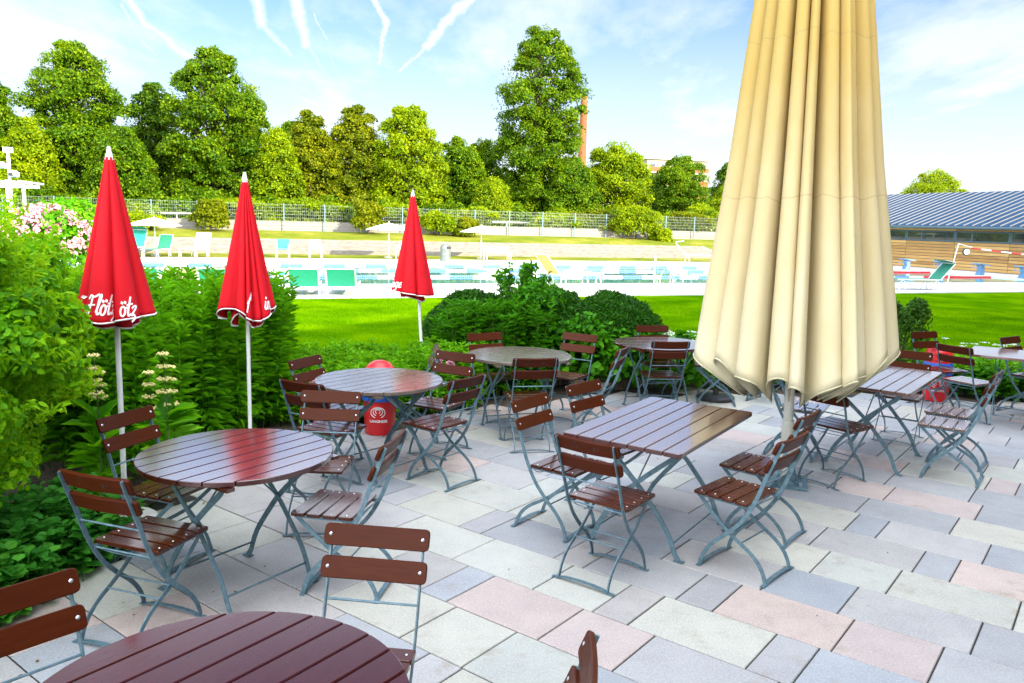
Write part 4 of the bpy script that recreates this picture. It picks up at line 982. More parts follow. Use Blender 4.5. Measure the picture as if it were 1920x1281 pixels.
def stalks(name, spots, material, label, cat, kind, leaf, aspect, per, droop=.3, tilt=.06, stem_r=.004, up=.55, stem_mat=None, parent=None):
    """upright leafy stems; spots: (x, y, height)"""
    P, N_, Tp, Sz = [], [], [], []; m_ = MB()
    for (x, y, h) in spots:
        lx, ly = nrg.normal(0, tilt, 2)*h; n = int(per*h); t = nrg.random(n)**.8*.92+.08; t = np.sort(t)
        a = nrg.random()*6.28+np.arange(n)*2.4+nrg.normal(0, .25, n)
        px_ = x+lx*t**1.5; py_ = y+ly*t**1.5; pz = h*t; zf = up*(.4+.9*t)-droop*(1-t)
        tip = np.column_stack([np.cos(a), np.sin(a), zf]); nn = np.column_stack([-np.cos(a)*zf, -np.sin(a)*zf, np.ones(n)])
        P.append(np.column_stack([px_, py_, pz])); N_.append(nn); Tp.append(tip*3); Sz.append(leaf*(1.05-.45*t)*(.75+.5*nrg.random(n)))
        m_.tube([(x, y, 0), (x+lx*.35, y+ly*.35, h*.5), (x+lx, y+ly, h)], stem_r, 4, stem_r*.4)
    V, Fq = leaves(np.concatenate(P), np.concatenate(N_), np.concatenate(Sz), aspect, .5, np.concatenate(Tp), .15, 'leaf')
    if parent is None and kind != 'stuff':
        parent = empty(name, (0, 0, 0)); tag(parent, label, cat); leaf_obj('foliage', [(V, Fq)], material, parent); m_.build('stems', stem_mat or TWIG, parent); return parent
    sv = np.array(m_.v); sf = np.array([f if len(f) == 4 else f[:4] for f in m_.f])
    return tag(leaf_obj(name, [(V, Fq), (sv, sf)], material, parent), label, cat, None, kind)
def scatter(poly, n, hf, seed=1, gap=.0):
    g = random.Random(seed); xs = [p[0] for p in poly]; ys = [p[1] for p in poly]; out = []
    while len(out) < n:
        x, y = g.uniform(min(xs), max(xs)), g.uniform(min(ys), max(ys))
        if inside(x, y, poly): out.append((x, y, hf(x, y)*g.uniform(.84, 1.1)))
    return out
# left shrub (close, light green)
bush('garden_shrub', 'large light green leafy shrub filling the left edge of the photo', 'shrub', (-3.05, 3.75, .98), (.80, 1.0, 1.0), 90, 80000, L_SHRUB, .043, .60, .19, 1, shape='leaf', jitter=.85)
bush('garden_shrub', 'second light green shrub farther back at the left, behind the nearest red parasol', 'shrub', (-4.05, 5.5, .95), (1.0, 1.1, 1.12), 80, 52000, L_SHRUB, .048, .6, .20, 2, shape='leaf', jitter=.85)
stalks('ground_geranium', scatter([(-3.3, 2.0), (-2.72, 2.8), (-2.36, 3.7), (-2.22, 4.5), (-2.7, 4.8), (-3.5, 3.6)], 520, lambda x, y: .34+.12*max(0, -2.4-x), 3), L_GERAN, 'dark green round-leaved ground cover in front of the light shrub', 'ground cover', 'stuff', .085, .95, 60, .1, .25, .003, .35)
sp = []
for (c, r, n_) in (((-3.05, 3.75, .98), (.80, 1.0, 1.0), 150), ((-4.05, 5.5, .95), (1.0, 1.1, 1.12), 90)):
    for _ in range(n_):
        u = Vector((rng.gauss(0, 1), rng.gauss(0, 1), abs(rng.gauss(0, 1))*.9)).normalized(); L_ = rng.uniform(.10, .26); o_ = Vector((c[0]+u.x*r[0]*.95, c[1]+u.y*r[1]*.95, c[2]+u.z*r[2]*.95)); dd = (u+Vector((0, 0, .5))).normalized()
        for q in range(7): p = o_+dd*L_*q/6; sp.append((tuple(p), (.022,)*3, 5))
sr = [o for o in C.objects if o.name.startswith('garden_shrub') and not o.parent][0]
mass('young_shoots', sp, leaf_mat('young_shrub_leaves', [(.10, .30, .002), (.20, .45, .004), (.34, .55, .006)], .45), .046, .42, None, None, parent=sr, shape='leaf', jitter=.7, shell=.9)
# tall perennials behind the left tables
PBED = [(-4.3, 6.1), (-2.62, 5.6), (-2.5, 6.6), (-2.2, 7.4), (-2.3, 8.4), (-4.5, 8.2)]
stalks('tall_perennials', scatter(PBED, 360, lambda x, y: 1.36-.10*max(0, x+2.7), 4), L_STEM, 'tall narrow-leaved green perennials behind the left tables', 'perennials', 'stuff', .155, .17, 66, .35, .05, .0045, .55)
LBED = [(-2.5, 7.4), (-1.2, 7.75), (-.35, 8.45), (-.2, 9.4), (-2.2, 9.4), (-2.6, 8.2)]
stalks('low_hedge_plants', scatter(LBED, 620, lambda x, y: (.50 if x < -1.0 else .62)-.02*x, 5), L_LOW, 'bright green leafy plants in a low bank before the lit lawn', 'plants', 'stuff', .105, .30, 75, .25, .08, .004, .5)
stalks('broadleaf_perennials', scatter([(-.75, 8.75), (.35, 9.1), (.3, 9.75), (-.9, 9.6)], 150, lambda x, y: 1.0, 6), L_CREEP, 'glossy pointed-leaved plant in front of the left clipped hedge', 'plant', None, .16, .30, 52, .3, .10, .005, .45)
gx = []; 
while len(gx) < 90000:
    x, y = nrg.uniform(-7, 15, 20000), nrg.uniform(8.6, 21.5, 20000); ok = (-.3665*x+.9304*y < 20.45) & (y > 9.9-.0*x) & (np.abs(x/y+.02) < .68); gx += list(np.column_stack([x, y, np.full(20000, -.03)])[ok])
gx = np.array(gx[:90000]); a = nrg.random(len(gx))*6.28; tp = np.column_stack([np.cos(a)*.5, np.sin(a)*.5, np.ones(len(gx))*1.2])*3
tag(leaf_obj('grass_blades', [leaves(gx, np.column_stack([-np.cos(a), -np.sin(a), .5*np.ones(len(gx))]), .02+.045*nrg.random(len(gx))**2, .16, .2, tp, .3, 'kite')], leaf_mat('grass_blade', [(.035, .12, .0005), (.085, .215, .0005), (.17, .32, .001)], .3, spec=.0)), 'short mown grass of the lawn behind the hedges', 'grass', None, 'stuff')
# phlomis flower stems
for k, (px, py, h) in enumerate(((175, 668, 1.0), (186, 700, .8), (278, 700, .86), (305, 665, 1.02), (318, 690, .86))):
    Y_ = 5.25+.1*(k % 3); zt = z_at(px, py, Y_); d = ray(px, py); X_ = d[0]/d[1]*Y_; root = empty('flowering_perennial', (X_, Y_, 0))
    tag(root, ['pale yellow flower spike farthest left, beside the white parasol pole', 'shorter pale yellow flower spike close to the parasol pole', 'pale yellow flower spike left in the right-hand cluster', 'tallest pale yellow flower spike right of the parasol pole', 'rightmost pale yellow flower spike before the tall perennials'][k], 'flower', 'pale yellow whorled flower spikes')
    MB().tube([(0, 0, 0), (.02, 0, zt*.5), (0, 0, zt+.02)], .006, 5, .003).build('stem', TWIG, root)
    for q in range(4 if k != 1 else 3):
        z = zt-.085*q; w_ = MB(); fr = .026+.004*q
        for j in range(16):
            a = j*2*PI/16+q; rr = fr*(1+.25*(j % 2)); w_.lathe([(0, -.009), (.009, -.003), (.010, .004), (0, .012)], (rr*math.cos(a), rr*math.sin(a), z+.004*(j % 3)), 5)
        w_.build('flower_whorl', YELF, root, True)
        nl = 6; a = nrg.random(nl)*6.28; V, Fq = leaves(np.column_stack([np.zeros(nl), np.zeros(nl), np.full(nl, z-.012)]), np.tile([0, 0, 1.], (nl, 1)), np.full(nl, .075), .35, .3, np.column_stack([np.cos(a), np.sin(a), -.2*np.ones(nl)])*4, .1, 'leaf')
        leaf_obj('bract', [(V, Fq)], L_STEM, root)
    nl = 22; a = nrg.random(nl)*6.28; z = nrg.random(nl)*zt*.6+.03
    V, Fq = leaves(np.column_stack([np.zeros(nl), np.zeros(nl), z]), np.column_stack([-np.cos(a)*.5, -np.sin(a)*.5, np.ones(nl)]), np.full(nl, .22), .5, .3, np.column_stack([np.cos(a), np.sin(a), .5*np.ones(nl)])*4, .2, 'leaf')
    leaf_obj('leaves', [(V, Fq)], L_STEM, root)
# clipped hedges
for k, (px, top, Y_, rx, lb) in enumerate(((893, 549, 9.9, .70, 'left rounded clipped dark hedge, lowest of the three'), (1020, 536, 10.1, .74, 'middle rounded clipped dark hedge with a wild sprouting shrub in it'), (1150, 550, 9.95, .66, 'right rounded clipped dark hedge beside the white flowers'))):
    d = ray(px, top); X_ = d[0]/d[1]*Y_; zt = z_at(px, top, Y_); c = (X_, Y_, zt*.42); r = (rx, .55, zt*.58)
    root = empty('clipped_hedge', (0, 0, 0)); tag(root, lb, 'hedge', 'rounded clipped hedges behind the tables')
    mass('foliage', [(c, r, 34000), (c, tuple(q*.88 for q in r), 9000)]+[((c[0]+math.cos(a_)*r[0]*.86*math.cos(b_), c[1]-abs(math.sin(a_))*r[1]*.86*math.cos(b_), c[2]+r[2]*.93*math.sin(b_)), (nrg.uniform(.07, .17), .12, nrg.uniform(.05, .13)), 380) for a_, b_ in [(nrg.uniform(0, 3.14), nrg.uniform(-.3, 1.4)) for _ in range(46)]], L_YEW, .034, .5, None, None, parent=root, shape='kite', jitter=.9, shell=.16, up=.1)
    MB().lathe([(0, 0), (r[0]*.50, 0), (r[0]*.54, c[2]), (r[0]*.4, c[2]+r[2]*.5), (0, c[2]+r[2]*.65)], (X_, Y_, 0), 14).build('inner_twigs', BARK, root, True)
d = ray(985, 520); Y_ = 9.75; X_ = d[0]/d[1]*Y_
root = empty('sprouting_shrub', (0, 0, 0)); tag(root, 'wild leafy shrub with thin upright shoots sprouting above the clipped hedges', 'shrub')
bl = []; m_ = MB(); sg = random.Random(4)
for k in range(20):
    tx, ty, tz = X_+sg.uniform(-.36, .34), Y_+sg.uniform(-.25, .2), 1.66-abs(sg.gauss(0, .16)); tz -= .9*abs(tx-X_+.05); p = [(X_, Y_, .3), (X_+(tx-X_)*.6, Y_+(ty-Y_)*.6, tz*.7), (tx, ty, tz)]; m_.tube(p, .006, 4, .002)
    for q in range(8): t = .45+.55*q/7; pp = [p[1][i]+(p[2][i]-p[1][i])*(t-.45)/.55 for i in range(3)]; bl.append((tuple(pp), (.075*(1.2-t*.5),)*3, 12))
bl.append(((X_+.15, Y_-.35, 1.12), (.35, .2, .2), 300)); bl.append(((X_+.7, Y_-.45, .8), (.3, .12, .2), 120))
mass('foliage', bl, L_CREEP, .062, .55, None, None, parent=root, shape='leaf', jitter=.8, shell=.9); m_.build('stems', BARK, root)
mass('creeper', [((X_+.5+.35*k, 9.42+.02*k, .42-.02*k), (.32, .16, .42), 260) for k in range(5)], L_CREEP, .10, .75, 'broad-leaved creeper covering the foot of the clipped hedges', 'creeper', 'stuff', shape='leaf', jitter=.5)
# roses near the grey table
for k, (px, py, Y_, lb) in enumerate(((586, 712, 6.95, 'pink rose bloom beside the chair behind the grey round table'), (600, 790, 6.5, 'pink rose bloom low beneath the slats of the camera-facing chair'), (822, 676, 7.6, 'pink rose bloom left of the chair by the farthest red parasol'), (845, 682, 7.6, 'pink rose blooms behind the chair back by the farthest red parasol'))):
    d = ray(px, py); X_ = d[0]/d[1]*Y_; z = max(z_at(px, py, Y_), .14); root = empty('rose', (X_, Y_, 0)); tag(root, lb, 'rose', 'pink roses at the edge of the bed')
    MB().tube([(0, 0, 0), (.01, 0, z*.6), (0, 0, z)], .004, 5, .003).build('stem', TWIG, root); pos, nn = blob((0, 0, z), (.036, .036, .03), 46, .6, .4)
    leaf_obj('bloom', [leaves(pos, nn, .032, .95, .5, None, .3, 'leaf')], ROSEF if k < 2 else PINKF, root)
    pos, nn = blob((0, 0, z*.55), (.09, .09, z*.4), 60, .9, .4); leaf_obj('leaves', [leaves(pos, nn, .05, .6, .3, None, .5, 'leaf')], L_LOW, root)
# ground elder with white umbels
def umbels(name, poly, n, hf, label, seed, nl=260):
    root = empty(name, (0, 0, 0)); tag(root, label, 'plant'); sp = scatter(poly, n, hf, seed); m_ = MB(); P = []; g = np.random.default_rng(seed)
    for (x, y, h) in sp:
        m_.tube([(x, y, 0), (x+.02, y, h*.6), (x+g.normal(0, .03), y+g.normal(0, .03), h)], .003, 4, .002)
        k = 34; a = g.random(k)*6.28; r = np.sqrt(g.random(k))*.05; P.append(np.column_stack([x+r*np.cos(a), y+r*np.sin(a), h+.008-r*r*2+g.normal(0, .002, k)]))
    P = np.concatenate(P); leaf_obj('flower_heads', [leaves(P, np.tile([0, 0, 1.], (len(P), 1)), .014, .9, .1, None, .4, 'kite')], WHITEF, root); m_.build('stems', TWIG, root)
    sp2 = scatter(poly, nl, lambda x, y: hf(x, y)*.72, seed+1); P, N_ = [], []
    for (x, y, h) in sp2:
        k = 14; P.append(np.column_stack([x+g.normal(0, .06, k), y+g.normal(0, .06, k), h*(.3+.7*g.random(k))])); N_.append(np.column_stack([g.normal(0, .4, k), g.normal(0, .4, k)-.2, np.ones(k)]))
    leaf_obj('leaves', [leaves(np.concatenate(P), np.concatenate(N_), .085, .6, .3, None, .5, 'leaf')], L_LOW, root)
umbels('umbel_plant', [(1.75, 9.55), (2.5, 9.7), (3.1, 9.8), (3.0, 11.0), (1.7, 11.2)], 95, lambda x, y: .52+.12*(11-y), 'white umbel flowers left of the cream parasol before the lawn', 31)
umbels('umbel_plant', [(5.6, 9.9), (6.5, 9.7), (6.4, 10.3), (5.6, 10.4)], 20, lambda x, y: .62, 'white umbel flowers above the far right table', 41, 60)
bush('dark_shrub', 'small dark shrub with brownish leaves at the right hem of the cream parasol', 'shrub', (5.02, 10.3, .55), (.36, .35, .62), 16, 9000, L_DARK, .045, .5, .3, 9, shape='kite')
stalks('ground_ivy', scatter([(3.2, 9.78), (5.2, 10.0), (6.1, 9.55), (8.5, 8.75), (8.7, 9.4), (6.3, 10.2), (5.2, 10.6), (3.3, 10.5)], 520, lambda x, y: .34, 12), L_CREEP, 'leafy green ground cover along the far right edge of the patio', 'ground cover', 'stuff', .095, .8, 62, .1, .2, .003, .35)
# hydrangea / flowering shrubs at far left
bush('pink_flowering_shrub', 'tall shrub covered in pale pink blossom left of the nearest red parasol', 'shrub', (-9.0, 15.6, 1.05), (1.0, .9, 1.1), 26, 9000, L_LOW, .11, .6, .3, 14, shape='kite')
fr = [o for o in C.objects if o.name.startswith('pink_flowering_shrub')][0]
pos, nn = blob((-8.9, 15.25, 1.5), (.85, .6, .6), 3200, .15, .2); keep = (np.sin(pos[:, 0]*9)*np.sin(pos[:, 2]*10+1)*np.cos(pos[:, 1]*8) > -.12); leaf_obj('blossom', [leaves(pos[keep], nn[keep], .075, .9, .2, None, .6, 'kite')], PINKF, fr)
bush('garden_shrub', 'yellow-green shrub left of the pink blossom, below the pergola', 'shrub', (-12.3, 17.5, .7), (1.6, 1.2, .95), 26, 9000, L_LOW, .12, .6, .3, 15, shape='kite')
bush('garden_shrub', 'yellow-green shrub behind the nearest red parasol left of the pool', 'shrub', (-17.4, 29.5, .7), (1.8, 1.5, 1.1), 26, 10000, L_LOW, .16, .6, .3, 16, shape='kite')
# bushes along the far fence
fb = [(265, 50.9, 32, 405, 438, 'low round yellow-green bush below the fence beside the white parasol'), (396, 50.7, 24, 385, 440, 'slim yellow-green bush growing through the fence left of the middle red parasol'), (560, 52.8, 40, 378, 412, 'yellow-green bush behind the fence right of the middle red parasol'),
      (625, 52.8, 30, 385, 415, 'yellow-green bush behind the fence above the cream deck chair'), (688, 50.8, 24, 386, 446, 'bush hanging over the wall left of the white parasol by the farthest red parasol'), (742, 52.8, 30, 388, 420, 'bush behind the fence just left of the farthest red parasol'),
      (818, 50.9, 22, 402, 446, 'small bush below the fence right of the farthest red parasol'), (868, 50.7, 18, 415, 448, 'tiny bush below the fence under the white parasol'), (880, 52.9, 36, 395, 425, 'bush behind the fence above the white parasol right of the farthest red one'),
      (1035, 52.9, 32, 408, 432, 'bush behind the fence below the tallest tree'), (1110, 52.8, 44, 402, 442, 'broad orange-green bush on the fence below the chimney'), (1180, 50.9, 34, 398, 455, 'largest yellow-green bush spilling over the wall below the apartment block'),
      (1228, 50.7, 15, 432, 460, 'small round brownish bush at the foot of the wall'), (1272, 52.8, 34, 405, 440, 'bush behind the fence below the round tree beside the apartment block'), (1322, 52.8, 30, 405, 440, 'bush behind the fence next to the cream canopy'), (450, 52.9, 45, 380, 410, 'bush behind the fence directly behind the middle red parasol')]
for i, (px, n, hw, t, b, lb) in enumerate(fb):
    X_, Y_ = px_n(px, n); zt = z_at(px, t, Y_); zb_ = z_at(px, b, Y_); rx = hw*1.35/F_*Y_
    bush('fence_bush', lb, 'bush', (X_, Y_, (zt+zb_)/2), (rx, .8, (zt-zb_)/2*1.25), 20, 6500, L_T[1] if i % 3 == 1 else L_T[3], .17, .6, .33, 50+i, stems=False, group='bushes along the far fence', shape='kite', jitter=.8)
    MB().tube([(X_, Y_, 0.9), (X_, Y_, zt-.3)], .04, 5, .01).build('trunk', BARK, [o for o in C.objects if o.name.startswith('fence_bush') and not o.parent][-1])
lp = []
for (x, y, h) in scatter(PATIO_POLY, 3000, lambda x, y: 1, 77):
    dd = min(math.hypot(x-b[0], y-b[1]) for b in BED)
    if rng.random() < math.exp(-dd*1.6)*.5+.012: lp.append((x, y, .003))
lp = np.array(lp); tag(leaf_obj('fallen_leaves', [leaves(lp, np.tile([0, 0, 1.], (len(lp), 1)), .012+.022*nrg.random(len(lp)), .6, .4, None, .25, 'leaf')], leaf_mat('dry_leaf', [(.06, .035, .012), (.14, .09, .03), (.10, .14, .02)], .1)), 'small dry leaves and crumbs lying on the slabs', 'leaves', None, 'stuff')
# trees
def tree(name, label, px, top, hw, n, mt, prof, base_py=398, leaf=.215, nclump=70, per=330, seed=0, group='trees beyond the fence', spread=.9, dens=1.0):
    X_, Y_ = px_n(px, n); zt = z_at(px, top, Y_); zb_ = 1.0; H = zt-zb_; rx = hw/F_*Y_; g = np.random.default_rng(100+seed)
    root = empty(name, (X_, Y_, zb_)); tag(root, label, 'tree', group)
    zs = [p[0] for p in prof]; rs = [p[1] for p in prof]; parts = []
    hs = []; 
    while len(hs) < nclump:
        t = g.random(); r = np.interp(t, zs, rs)
        if g.random() < r/max(rs)+.12: hs.append((t, r))
    lim = MB()
    for i, (t, r) in enumerate(hs):
        a = g.random()*6.28; q = (.45+.55*g.random()**.5)*spread if g.random() > .2 else g.random()*.6; cx_ = math.cos(a)*r*rx*q; cy_ = math.sin(a)*r*rx*q*.85; cz_ = t*H
        cr = rx*g.uniform(.10, .27)*(.65+.35*r); 
        pos, nn = blob((cx_, cy_, cz_), (cr, cr, cr*.74), int(per*dens*(.6+.8*g.random())), .75, .55)
        parts.append(leaves(pos, nn, leaf*(.55+.7*nrg.random(len(pos))), .62, .3, None, .75, 'kite'))
        if i % 3 == 0: lim.tube([(0, 0, cz_*.55), (cx_*.5, cy_*.5, cz_*.85), (cx_, cy_, cz_)], .07*H/12, 4, .015)
    k = int(5200*dens); t = g.random(k)**.85; r = np.interp(t, zs, rs)*rx*.68*np.sqrt(g.random(k)); a = g.random(k)*6.28
    pos = np.column_stack([np.cos(a)*r, np.sin(a)*r*.85, t*H*.95]); parts.append(leaves(pos, unit(k)+np.array([0, 0, .5]), leaf*1.15, .65, .3, None, .8, 'kite'))
    # scattered outer sprigs make the outline ragged
    k = int(3000*dens); t = g.random(k)**.8; r = np.interp(t, zs, rs)*rx; a = g.random(k)*6.28; q = .80+.20*g.random(k)
    pos = np.column_stack([np.cos(a)*r*q, np.sin(a)*r*q*.85, t*H+g.normal(0, .1, k)]); parts.append(leaves(pos, np.column_stack([np.cos(a), np.sin(a), .5*np.ones(k)]), leaf*.8, .6, .3, None, .8, 'kite'))
    leaf_obj('crown', parts, L_T[mt], root)
    MB().tube([(0, 0, -.5), (.1, 0, H*.35), (-.05, .05, H*.7), (0, 0, H*.93)], .022*H, 8, .04).build('trunk', BARK, root, True); lim.build('branches', BARK, root)
BROAD = [(0, .9), (.15, 1.1), (.4, 1.08), (.6, .95), (.78, .75), (.92, .45), (1, .15)]
OVAL = [(0, .8), (.2, 1.0), (.45, 1.05), (.7, .92), (.88, .6), (1, .2)]
TALL = [(0, .85), (.15, .95), (.35, .92), (.42, 1.0), (.55, .85), (.62, .98), (.8, .78), (.92, .45), (1, .12)]
STEP = [(0, 1), (.3, 1), (.5, .95), (.58, .62), (.7, .9), (.78, .7), (.9, .42), (1, .12)]
T = [('maple_tree', 'tree cut off by the left edge of the photo behind the pergola', 2, 140, 52, 60, 0, OVAL, 80), ('maple_tree', 'broad tall maple at the left, second from the left edge, with a stepped crown', 152, 82, 104, 61, 0, STEP, 120),
     ('dark_tree', 'dark tree in the gap between the two tall maples at the left', 302, 160, 58, 66, 2, OVAL, 70), ('maple_tree', 'tall maple with an oval crown above the middle red parasol', 408, 97, 92, 60, 0, TALL, 120),
     ('round_tree', 'yellow-green tree directly right of the middle red parasol tip', 520, 240, 46, 58, 3, BROAD, 55), ('chestnut_tree', 'brownish-green tree left of centre, left one of a similar pair', 580, 212, 56, 60, 1, BROAD, 75), ('chestnut_tree', 'brownish-green tree left of centre, right one of a similar pair', 664, 202, 60, 60, 1, BROAD, 80),
     ('maple_tree', 'bright round-topped tree directly behind the farthest red parasol tip', 762, 203, 66, 58, 3, OVAL, 85), ('maple_tree', 'lower green tree filling the gap left of the tallest tree', 852, 262, 58, 60, 0, BROAD, 60), ('young_tree', 'small bright yellow-green tree at the foot of the tallest tree', 918, 335, 34, 56, 3, OVAL, 40),
     ('tall_maple_tree', 'tallest tree with a narrow high crown in front of the chimney', 1000, 50, 84, 60, 0, TALL, 130), ('maple_tree', 'green tree right of the tallest tree, below the chimney', 1065, 300, 48, 57, 0, BROAD, 55), ('maple_tree', 'rounded tree left of the apartment block, with loose upper shoots', 1142, 266, 64, 59, 3, OVAL, 80),
     ('maple_tree', 'round tree partly covering the apartment block', 1262, 293, 54, 64, 0, OVAL, 65), ('dark_tree', 'dark tree next to the cream canopy at the right', 1352, 308, 42, 68, 2, BROAD, 55), ('young_tree', 'light green bushy tree next to the cream canopy, before the dark one', 1350, 345, 32, 58, 3, OVAL, 40),
     ('round_tree', 'light green tree rising behind the blue roof of the pool house', 1722, 320, 58, 74, 3, OVAL, 60), ('young_tree', 'low light green tree between the maples, behind the nearest red parasol', 235, 240, 62, 57, 0, BROAD, 60), ('round_tree', 'yellowish tree low at the far left beyond the pergola', 70, 225, 52, 58, 3, BROAD, 55),
     ('dark_tree', 'green tree filling the line between the second tall maple and the yellow-green tree', 470, 205, 56, 64, 0, OVAL, 60), ('maple_tree', 'tree between the bright round-topped tree and the tallest tree, standing farther back', 900, 262, 52, 66, 0, OVAL, 50), ('maple_tree', 'green tree low behind the yellow-green and brownish trees left of centre', 545, 232, 60, 67, 0, BROAD, 55),
     ('young_tree', 'low bushy tree on the right in front of the round tree, above the fence', 1302, 385, 34, 57, 3, OVAL, 35), ('dark_tree', 'dark shaded tree low behind the two brownish trees', 500, 300, 60, 66, 2, BROAD, 50), ('dark_tree', 'dark shaded tree low behind the bright round-topped tree', 720, 300, 70, 68, 2, BROAD, 50), ('dark_tree', 'dark shaded tree behind the tree left of the apartment block', 1200, 330, 60, 70, 2, BROAD, 50)]
for i, (nm, lb, px, top, hw, n, mt, prof, nc) in enumerate(T): tree(nm, lb, px, top, hw*1.06, n, mt, prof, nclump=int(nc*2.0), seed=i, per=380)
# unbroken thicket between and behind the trunks
bl = []
for px in range(-120, 1420, 26):
    X_, Y_ = px_n(px, 69+rng.uniform(-2, 2)); h = rng.uniform(2.4, 3.6) if px < 1100 else rng.uniform(1.4, 2.2); bl.append(((X_, Y_, 1.2+h*.8), (1.5, 1.2, h), 900))
mass('far_thicket', bl, L_T[2], .42, .6, 'dark unbroken thicket behind the far trees', 'thicket', 'stuff', shape='kite', jitter=.8)
bl = []
for px in list(range(440, 700, 17))+list(range(730, 900, 15))+list(range(1000, 1290, 11))+list(range(150, 300, 22)):
    X_, Y_ = px_n(px, 53.3+rng.uniform(-.5, .4)); h = rng.uniform(.45, .85)*(1.25 if px > 1000 else 1); bl.append(((X_, Y_, 1.1+h), (rng.uniform(.5, .95), .5, h), 900))
mass('loose_hedge', bl, L_T[3], .15, .6, 'loose yellow-green hedge growing behind and through the far fence', 'hedge', 'stuff', shape='kite', jitter=.8)
bl = []
for px in range(-120, 1420, 15):
    X_, Y_ = px_n(px, 55.8+rng.uniform(-.8, .8)); h = rng.uniform(.6, 1.3); bl.append(((X_, Y_, 1.0+h), (rng.uniform(.6, 1.1), .7, h), 420))
mass('undergrowth', bl, L_T[0], .24, .6, 'mixed green undergrowth at the foot of the trees behind the fence', 'undergrowth', 'stuff', shape='kite', jitter=.8)
# ================================================================== LIGHT, SKY, CAMERA
w = bpy.data.worlds.new('World'); bpy.context.scene.world = w; w.use_nodes = True; nt = NT(w.node_tree); bg = nt.n['Background']
sky = nt.new('ShaderNodeTexSky', sky_type='NISHITA'); sky.sun_disc = False; sky.sun_elevation = SUN_EL; sky.sun_rotation = SUN_AZ
sky.air_density = 1.0; sky.dust_density = 1.2; sky.ozone_density = 1.5
D = nt.new('ShaderNodeTexCoord').outputs['Generated']; sep = nt.new('ShaderNodeSeparateXYZ'); nt.put(sep.inputs[0], D)
x_, y_, z_ = sep.outputs
front = nt.m('MULTIPLY_ADD', y_, 8, -1.2, clamp=True)
ys = nt.m('MAXIMUM', y_, .05); uu = nt.m('DIVIDE', x_, ys); vv = nt.m('DIVIDE', z_, ys)
cv = nt.new('ShaderNodeCombineXYZ'); nt.put(cv.inputs[0], uu); nt.put(cv.inputs[1], vv); cv = cv.outputs[0]
wob = nt.new('ShaderNodeVectorMath', operation='SCALE'); nt.put(wob.inputs[0], nt.vm('SUBTRACT', nt.noise(cv, 19, 7, .68, 'Color'), (.5, .5, .5))); wob.inputs[3].default_value = .030
cvw = nt.vm('ADD', cv, wob.outputs[0])
def uv_of(px, py): d = ray(px, py); return (d[0]/d[1], d[2]/d[1])
trails = [((655, -60), (722, 35), 10, 10, 1), ((722, 35), (712, 120), 10, 8, .9), ((712, 120), (700, 260), 7, 6, .5), ((960, -60), (850, 18), 16, 18, 1), ((850, 18), (800, 90), 18, 13, 1),
          ((800, 90), (745, 135), 7, 5, .8), ((745, 135), (690, 230), 4, 4, .5), ((545, -60), (560, 25), 22, 24, 1), ((560, 25), (575, 80), 22, 18, .9), ((575, 80), (640, 170), 16, 16, .6), ((640, 170), (720, 290), 14, 16, .35),
          ((470, -60), (492, 45), 24, 18, .9), ((492, 45), (545, 100), 16, 12, .7), ((545, 100), (640, 210), 10, 10, .35), ((205, -40), (280, 45), 18, 20, .9), ((280, 45), (370, 120), 20, 22, .8), ((370, 120), (520, 220), 22, 26, .4),
          ((225, 10), (292, 105), 8, 6, .7), ((-60, -20), (110, 80), 20, 22, .6), ((110, 80), (260, 160), 22, 26, .4), ((590, 30), (612, 70), 2.5, 2.5, .8), ((618, 85), (655, 170), 2.5, 2.5, .7), ((1700, 75), (1930, 15), 6, 6, .5)]
acc = None
for (a, b, w0, w1, st) in trails:
    A2, B2 = uv_of(*a), uv_of(*b); dx, dy = B2[0]-A2[0], B2[1]-A2[1]; L2 = dx*dx+dy*dy
    rel = nt.vm('SUBTRACT', cvw, (A2[0], A2[1], 0)); t = nt.m('DIVIDE', nt.vm('DOT_PRODUCT', rel, (dx, dy, 0)), L2, clamp=True)
    off = nt.new('ShaderNodeVectorMath', operation='SCALE'); off.inputs[0].default_value = (dx, dy, 0); nt.put(off.inputs[3], t)
    dist = nt.vm('LENGTH', nt.vm('SUBTRACT', nt.vm('MULTIPLY', rel, (1, 1, 0)), off.outputs[0]))
    wd = nt.m('MULTIPLY_ADD', t, (w1-w0)/F_*.66, w0/F_*.66)
    mk = nt.m('MULTIPLY', nt.m('POWER', nt.m('SUBTRACT', 1.0, nt.m('MULTIPLY', nt.m('DIVIDE', dist, wd), .52), clamp=True), 1.25), st)
    acc = mk if acc is None else nt.m('MAXIMUM', acc, mk)
trail = nt.m('MULTIPLY', acc, front)
cz = nt.m('DIVIDE', 1, nt.m('ADD', nt.m('MAXIMUM', z_, 0), .12)); pc = nt.new('ShaderNodeCombineXYZ'); nt.put(pc.inputs[0], nt.m('MULTIPLY', x_, cz)); nt.put(pc.inputs[1], nt.m('MULTIPLY', y_, cz))
w1n = nt.noise(nt.scale(pc.outputs[0], (1, .45, 1)), 1.3, 8, .62)
wisp = nt.ramp(w1n, [(.33, (.1,)*3), (.60, (1,)*3)])
hz = nt.m('POWER', nt.m('SUBTRACT', 1, nt.m('MULTIPLY', nt.m('MAXIMUM', z_, 0), 3.3), clamp=True), .95)
cov = nt.m('MAXIMUM', nt.m('MULTIPLY', wisp, nt.m('SUBTRACT', .95, nt.m('MULTIPLY', nt.m('MAXIMUM', z_, 0), 1.1), clamp=True)), hz); cov = nt.m('MAXIMUM', cov, trail)
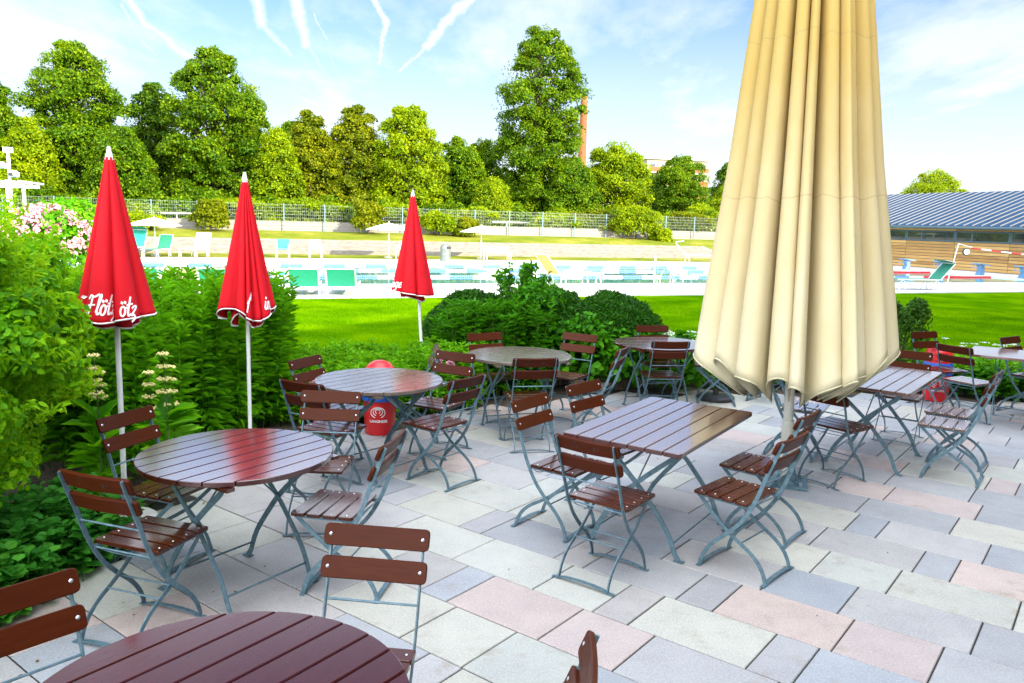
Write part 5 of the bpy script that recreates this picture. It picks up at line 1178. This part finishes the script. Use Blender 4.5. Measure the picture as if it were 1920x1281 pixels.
upf = nt.m('MAXIMUM', nt.m('MULTIPLY_ADD', z_, 8.0, -6.4, clamp=True), nt.m('MULTIPLY_ADD', y_, -3, -.1, clamp=True))   # fill light added to the unseen sky at the zenith and behind
band = nt.m('MULTIPLY', nt.m('MULTIPLY_ADD', z_, 12.0, -3.25, clamp=True), nt.m('MULTIPLY_ADD', z_, -6.0, 3.2, clamp=True))  # unseen strip of sky above the view, brightened to shine in the tabletops
cov = nt.m('MAXIMUM', cov, nt.m('MAXIMUM', nt.m('MULTIPLY', upf, .92), nt.m('MULTIPLY', band, .8)))
cloud_fill_col = nt.mix(upf, nt.mix(band, (3.9, 4.0, 4.1), (17.0, 18.0, 19.2)), (18.0, 18.8, 19.8))
skyc = nt.vm('MULTIPLY', sky.outputs[0], (.26, .52, .92))
nt.put(bg.inputs['Color'], nt.mix(nt.m('MULTIPLY', cov, .97), skyc, cloud_fill_col)); bg.inputs['Strength'].default_value = .085
sun = bpy.data.lights.new('sun', 'SUN'); sun.energy = 3.6; sun.angle = R(.5); sun.color = (1, .87, .62); so = bpy.data.objects.new('sun', sun); C.objects.link(so)
sd = Vector((math.sin(SUN_AZ)*math.cos(SUN_EL), math.cos(SUN_AZ)*math.cos(SUN_EL), math.sin(SUN_EL)))
so.rotation_euler = sd.to_track_quat('Z', 'Y').to_euler(); so.location = (30, -25, 25)
cam = bpy.data.cameras.new('camera'); co = bpy.data.objects.new('camera', cam); C.objects.link(co)
cam.sensor_width = 36; cam.lens = F_/1920*36; cam.clip_end = 2000; cam.clip_start = .05
r0, r1, r2 = MC
X = Vector((r0[0], r0[2], -r0[1])); Y = -Vector((r1[0], r1[2], -r1[1])); Z = -Vector((r2[0], r2[2], -r2[1]))
m = Matrix((X, Y, Z)).transposed().to_4x4(); m.translation = (0, 0, EYE); co.matrix_world = m
sc = bpy.context.scene; sc.camera = co
sc.view_settings.view_transform = 'Standard'; sc.view_settings.look = 'None'; sc.view_settings.exposure = 1.95; sc.view_settings.gamma = 1
sc.render.resolution_x = 1024; sc.render.resolution_y = 683
sc.cycles.max_bounces = 6; sc.cycles.transparent_max_bounces = 12; sc.cycles.use_denoising = True
